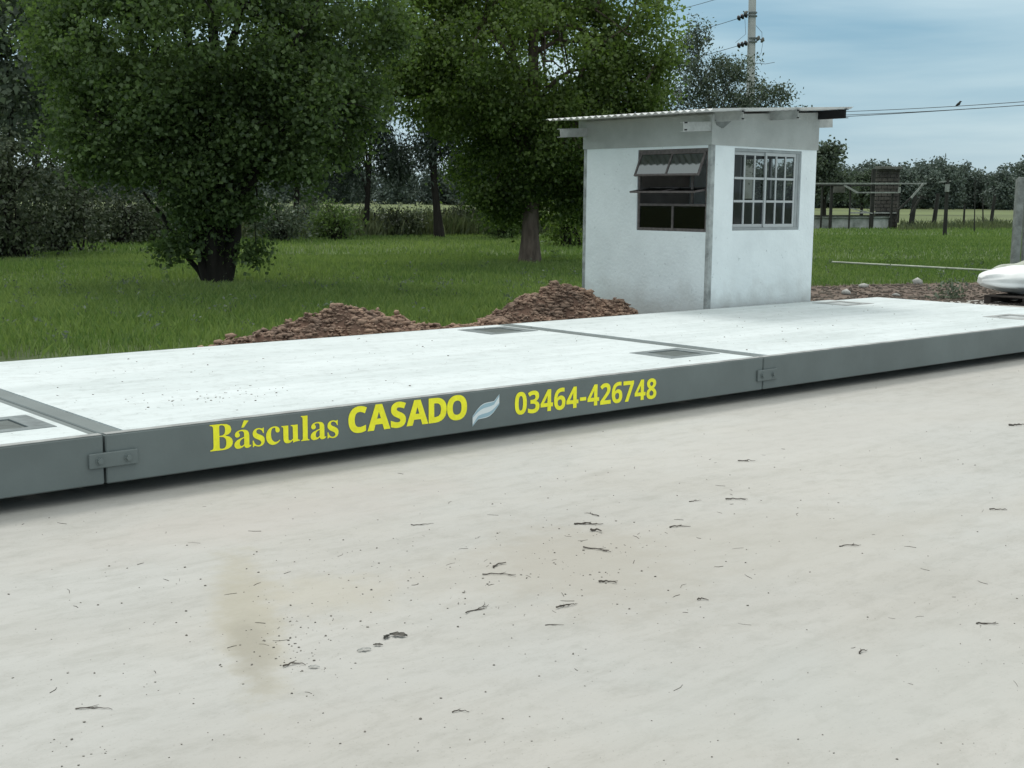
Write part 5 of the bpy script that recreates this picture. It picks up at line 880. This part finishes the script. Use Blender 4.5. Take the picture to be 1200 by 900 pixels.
# ================================================================== UTILITY POLE AND WIRES
PD = 45.; ps = PD/FPX
g = at(877.5, 240, PD); g.z = 0
up = thing('utility_pole', 'tall pale utility pole with black insulators rising behind the hut', 'utility pole', tuple(g))
tq = at(883, -60, PD)
MB().tube([(g.x, g.y, -.2), tuple((g+tq)/2), tuple(tq)], [.17, .15, .125], 14).build('pole', M['render'], up)
def disc_string(px0, py0, px1, py1, m, n=3):
    a = at(px0, py0, PD-.05); b = at(px1, py1, PD-.05); d = (b-a); L_ = d.length; d.normalize(); mb = MB(); mb.tube([a, b], .02, 6)
    for k in range(n):
        c = a+d*L_*(k+.5)/n; mb.tube([c-d*.05, c-d*.02, c+d*.03, c+d*.06], [.05, .105, .09, .04], 12)
    mb.build('insulator', m, up)
disc_string(876, 17, 864, 22, M['porcelain']); disc_string(876, 50, 864, 54, M['porcelain'])
disc_string(886, 44, 896, 48, M['cap'], 2); disc_string(877, 18, 871, 13, M['cap'], 1)
for py in (15, 19, 45, 49):
    c = at(882.3, py, PD); MB().tube([(c.x, c.y, c.z-.025), (c.x, c.y, c.z+.025)], .155, 14).build('band', M['steel'], up)
mb = MB()
for pts_ in (((873, 22), (874, 40), (862, 50)), ((894, 50), (892, 62), (886, 72)), ((887, 74), (897, 75), (908, 73)), ((886, 30), (893, 38), (893, 45))):
    mb.tube([at(a, b, PD-.2) for a, b in pts_], .008, 4, cap=False)
mb.build('jumper_wire', M['wire'], up)
def wire(a, b, sag, lb, r=.010):
    P = []
    for k in range(25):
        t = k/24; p_ = a+(b-a)*t; p_.z -= sag*4*t*(1-t); P.append(p_)
    MB().tube(P, r, 5, cap=False).build('overhead_wire', M['wire'], label=lb, cat='wire', group='wires on the utility pole', origin=tuple(a))
wire(at(864, 22, PD), at(560, 60, 60), .6, 'upper wire running left from the top insulator of the pole')
wire(at(864, 54, PD), at(560, 84, 60), .6, 'lower wire running left from the second insulator of the pole')
wire(at(862, -8, PD), at(600, 26, 58), .5, 'topmost wire crossing the upper sky left of the pole')
a0 = at(882, 133, PD)
wire(a0, at(1330, 108.5, 33), .12, 'highest of the three wires running right from behind the hut')
wire(at(882, 137, PD), at(1330, 112.5, 33), .12, 'middle of the three wires running right from behind the hut')
wire(at(882, 142, PD), at(1330, 113.5, 33), .05, 'lowest of the three wires running right from behind the hut')
# small bird on the highest wire
wa, wb_ = a0, at(1330, 108.5, 33); tt_ = min((abs(px_of(wa+(wb_-wa)*k/200)-1124), k/200) for k in range(201))[1]; bp = wa+(wb_-wa)*tt_; bp.z -= .12*4*tt_*(1-tt_)+.03; mb = MB(); d = Vector(tuple(RT)); u = Vector((0, 0, 1))
mb.tube([bp-d*.10+u*.02, bp-d*.05+u*.06, bp+u*.09, bp+d*.03+u*.13, bp+d*.045+u*.165, bp+d*.07+u*.165, bp+d*.10+u*.16], [.008, .030, .045, .032, .028, .014, .003], 9)
mb.build('bird', M['wood'], label='small dark bird perched on the wire at the right', cat='bird', origin=tuple(bp))

# ================================================================== DEBRIS ON THE YARD
def twig(px, py, length, ang, lb, r=.0035, forks=1, curve=.15, name='twig', m='twig'):
    r *= .72; length *= .8; g = ground(px, py); mb = MB(); d = np.array([math.cos(ang), math.sin(ang), 0]); s_ = np.array([-d[1], d[0], 0]); P = []
    for k in range(9):
        t = k/8-.5; P.append(tuple(np.array(g)+d*length*t+s_*(curve*length*(1-4*t*t)*.5+rng.normal(0, length*.03))+np.array([0, 0, r+abs(rng.normal(0, r*.8))])))
    mb.tube(P, [r*(1.1-.75*k/8) for k in range(9)], 6)
    for f_ in range(forks+1):
        k = random.randint(2, 6); a = np.array(P[k]); an = ang+random.choice((-1, 1))*random.uniform(.4, .9); l = length*random.uniform(.15, .45)
        mb.tube([tuple(a), tuple(a+np.array([math.cos(an), math.sin(an), .02])*l*.5), tuple(a+np.array([math.cos(an+.2), math.sin(an+.2), .0])*l)], [r*.7, r*.5, r*.25], 5)
    mb.build(name, M[m], label=lb, cat=name.replace('_', ' '), group='twigs scattered on the yard', origin=tuple(g))
A0 = math.atan2(RT[1], RT[0])
for a in ((664, 711, .115, A0+.6, 'forked twig right of the sandy stain in the middle of the yard', .004, 2, .1), (712, 684, .085, A0-.25, 'thick curved twig above the forked one in mid yard', .005, 0, .5), (345, 781, .085, A0+.35, 'curved dark twig at the lower edge of the sandy stain', .004, 0, .5),
          (690, 615, .16, A0+.05, 'horizontal twig in the cluster below the phone number', .005, 2, .1), (697, 603, .10, A0+2.0, 'thin upright-looking twig in the cluster below the phone number', .003, 1, .3), (698, 624, .07, A0-.6, 'hooked bark scrap at the foot of the twig cluster', .007, 0, .8),
          (700, 645, .16, A0-.55, 'crossing twig just below the twig cluster', .004, 2, .05), (495, 615, .13, A0+.3, 'thin straight twig alone left of the centre of the yard', .0025, 0, .03), (585, 663, .10, A0+.9, 'short stubby twig above the middle debris patch', .005, 1, .2), (585, 674, .16, A0-.05, 'long faint twig in the middle debris patch', .003, 1, .1),
          (560, 715, .15, A0+.8, 'dark slanting twig below the middle debris patch', .003, 2, .1), (862, 586, .12, A0-.05, 'dark twig on the right half of the yard under the phone number', .0045, 1, .25), (797, 618, .12, A0+.15, 'smooth dark twig between the twig cluster and the right half', .004, 0, .1), (815, 588, .08, A0+.3, 'small dark twig left of the one under the deck joint', .003, 0, .2),
          (1157, 732, .09, A0-.15, 'twig near the right edge of the yard', .0035, 1, .1), (1192, 499, .14, A0+.15, 'dark twig at the right edge near the platform shadow', .008, 0, .1), (824, 704, .05, A0-.1, 'small curved twig low in the middle right of the yard', .004, 0, .6), (110, 832, .13, A0+.0, 'long pale twig in the lower left corner of the yard', .0025, 1, .2),
          (996, 640, .12, A0+.1, 'thin twig halfway up the right side of the yard', .003, 1, .1), (1170, 598, .10, A0-.1, 'short twig far right of the yard above the middle', .004, 0, .1), (875, 541, .12, A0-.05, 'pair-like flat twig below the second joint plate', .004, 1, .1), (650, 733, .08, A0+.0, 'fine pale twig under the forked twig', .002, 0, .15),
          (540, 835, .06, A0+.1, 'small twig near the bottom centre of the yard', .0025, 0, .3), (1012, 765, .05, A0+.6, 'small dark twig low on the right side', .004, 0, .4)): twig(*a)
def leaf_thing(px, py, s_, lb, m, ang):
    g = ground(px, py); mb = MB(); P = []; n = 8
    for k in range(n+1):
        t = k/n; w = s_*.20*math.sin(math.pi*t)**.8*(1+.5*math.sin(t*17+px)); z = .003+.05*s_*math.sin(t*3)
        for sg in (-1, 0, 1): P.append((g.x+math.cos(ang)*s_*(t-.5)-math.sin(ang)*w*sg, g.y+math.sin(ang)*s_*(t-.5)+math.cos(ang)*w*sg, z+(.10*s_ if sg > 0 else .03*s_ if sg else 0)))
    mb.add(P, [(3*k+j, 3*k+3+j, 3*k+4+j, 3*k+1+j) for k in range(n) for j in (0, 1)]); mb.build('fallen_leaf', M[m], label=lb, cat='leaf', group='dry leaves lying on the yard', origin=tuple(g))
leaf_thing(467, 746, .062, 'dark curled leaf right of the sandy stain', 'leaf_dry', A0-.2); leaf_thing(453, 748, .04, 'small black leaf scrap touching the dark curled leaf', 'wood', A0+1.2); leaf_thing(427, 763, .045, 'pale flat leaf left of the dark curled leaf', 'stone_pale', A0+.4); leaf_thing(443, 757, .032, 'grey leaf between the pale and the dark leaf', 'leaf_dry', A0); leaf_thing(368, 783, .035, 'tiny pale leaf beside the curved twig', 'stone_pale', A0)
pts = []; rr = []
for k in range(1300):
    px, py = random.uniform(-40, 1240), random.uniform(430, 930)
    if random.random() < .35: cx, cy, sx_, sy_ = random.choice(((330, 720, 60, 40), (600, 680, 90, 30), (690, 630, 40, 40), (900, 640, 160, 60), (350, 760, 40, 20), (470, 680, 60, 30))); px, py = random.gauss(cx, sx_), random.gauss(cy, sy_)
    if py < 430: continue
    g = ground(px, py)
    if g.y > -.12: continue
    r = random.choice((.0010, .0013, .0017, .0022, .0034))*random.uniform(.7, 1.2)*(1.0 if g.y < -3 else 1.35); pts.append((g.x, g.y, r*.25)); rr.append(r)
lumps('grit', pts, rr, M['stone'], kind='stuff', label='fine dark grit and crumbs scattered over the yard', cat='grit')
pts = []; rr = []
for k in range(260):
    x, y_ = random.uniform(2.8, 12.5), random.uniform(.15, 2.9); r = random.choice((.003, .004, .007))*random.uniform(.7, 1.4); pts.append((x, y_, TOP+.004)); rr.append(r)
for k in range(60): pts.append((random.gauss(3.55, .25), random.gauss(.75, .15), TOP+.004)); rr.append(random.uniform(.003, .008))
lumps('deck_crumbs', pts, rr, M['stone'], kind='stuff', label='dark crumbs lying on the white concrete deck', cat='grit')
pts = []; rr = []
for k in range(420): pts.append((random.uniform(-1, 13), random.uniform(3.02, 3.12), .0)); rr.append(random.uniform(.015, .05))
lumps('edge_stones', pts, rr, M['stone_pale'], kind='stuff', label='pale crumbs of mortar along the far edge of the deck', cat='rubble')

mb = MB()
for k in range(100):
    px, py = random.uniform(-20, 1220), random.triangular(440, 900, 640)
    if random.random() < .4: cx, cy = random.choice(((600, 680), (690, 630), (860, 600), (1000, 620), (330, 750), (780, 690))); px, py = random.gauss(cx, 55), random.gauss(cy, 28)
    g = ground(px, py)
    if g.y > -.15: continue
    l = random.uniform(.008, .035); an = random.uniform(0, 3.14); an2 = an+random.uniform(-.7, .7); r = random.uniform(.0005, .0011)
    a = Vector((g.x, g.y, r)); b = a+Vector((math.cos(an), math.sin(an), 0))*l; c = b+Vector((math.cos(an2), math.sin(an2), .05))*l*.7; c.z = r*1.5
    mb.tube([a, b, c], [r, r, r*.6], 4, cap=False)
mb.build('dry_straws', M['twig'], label='tiny dry straws strewn over the pale yard', cat='straw', kind='stuff')
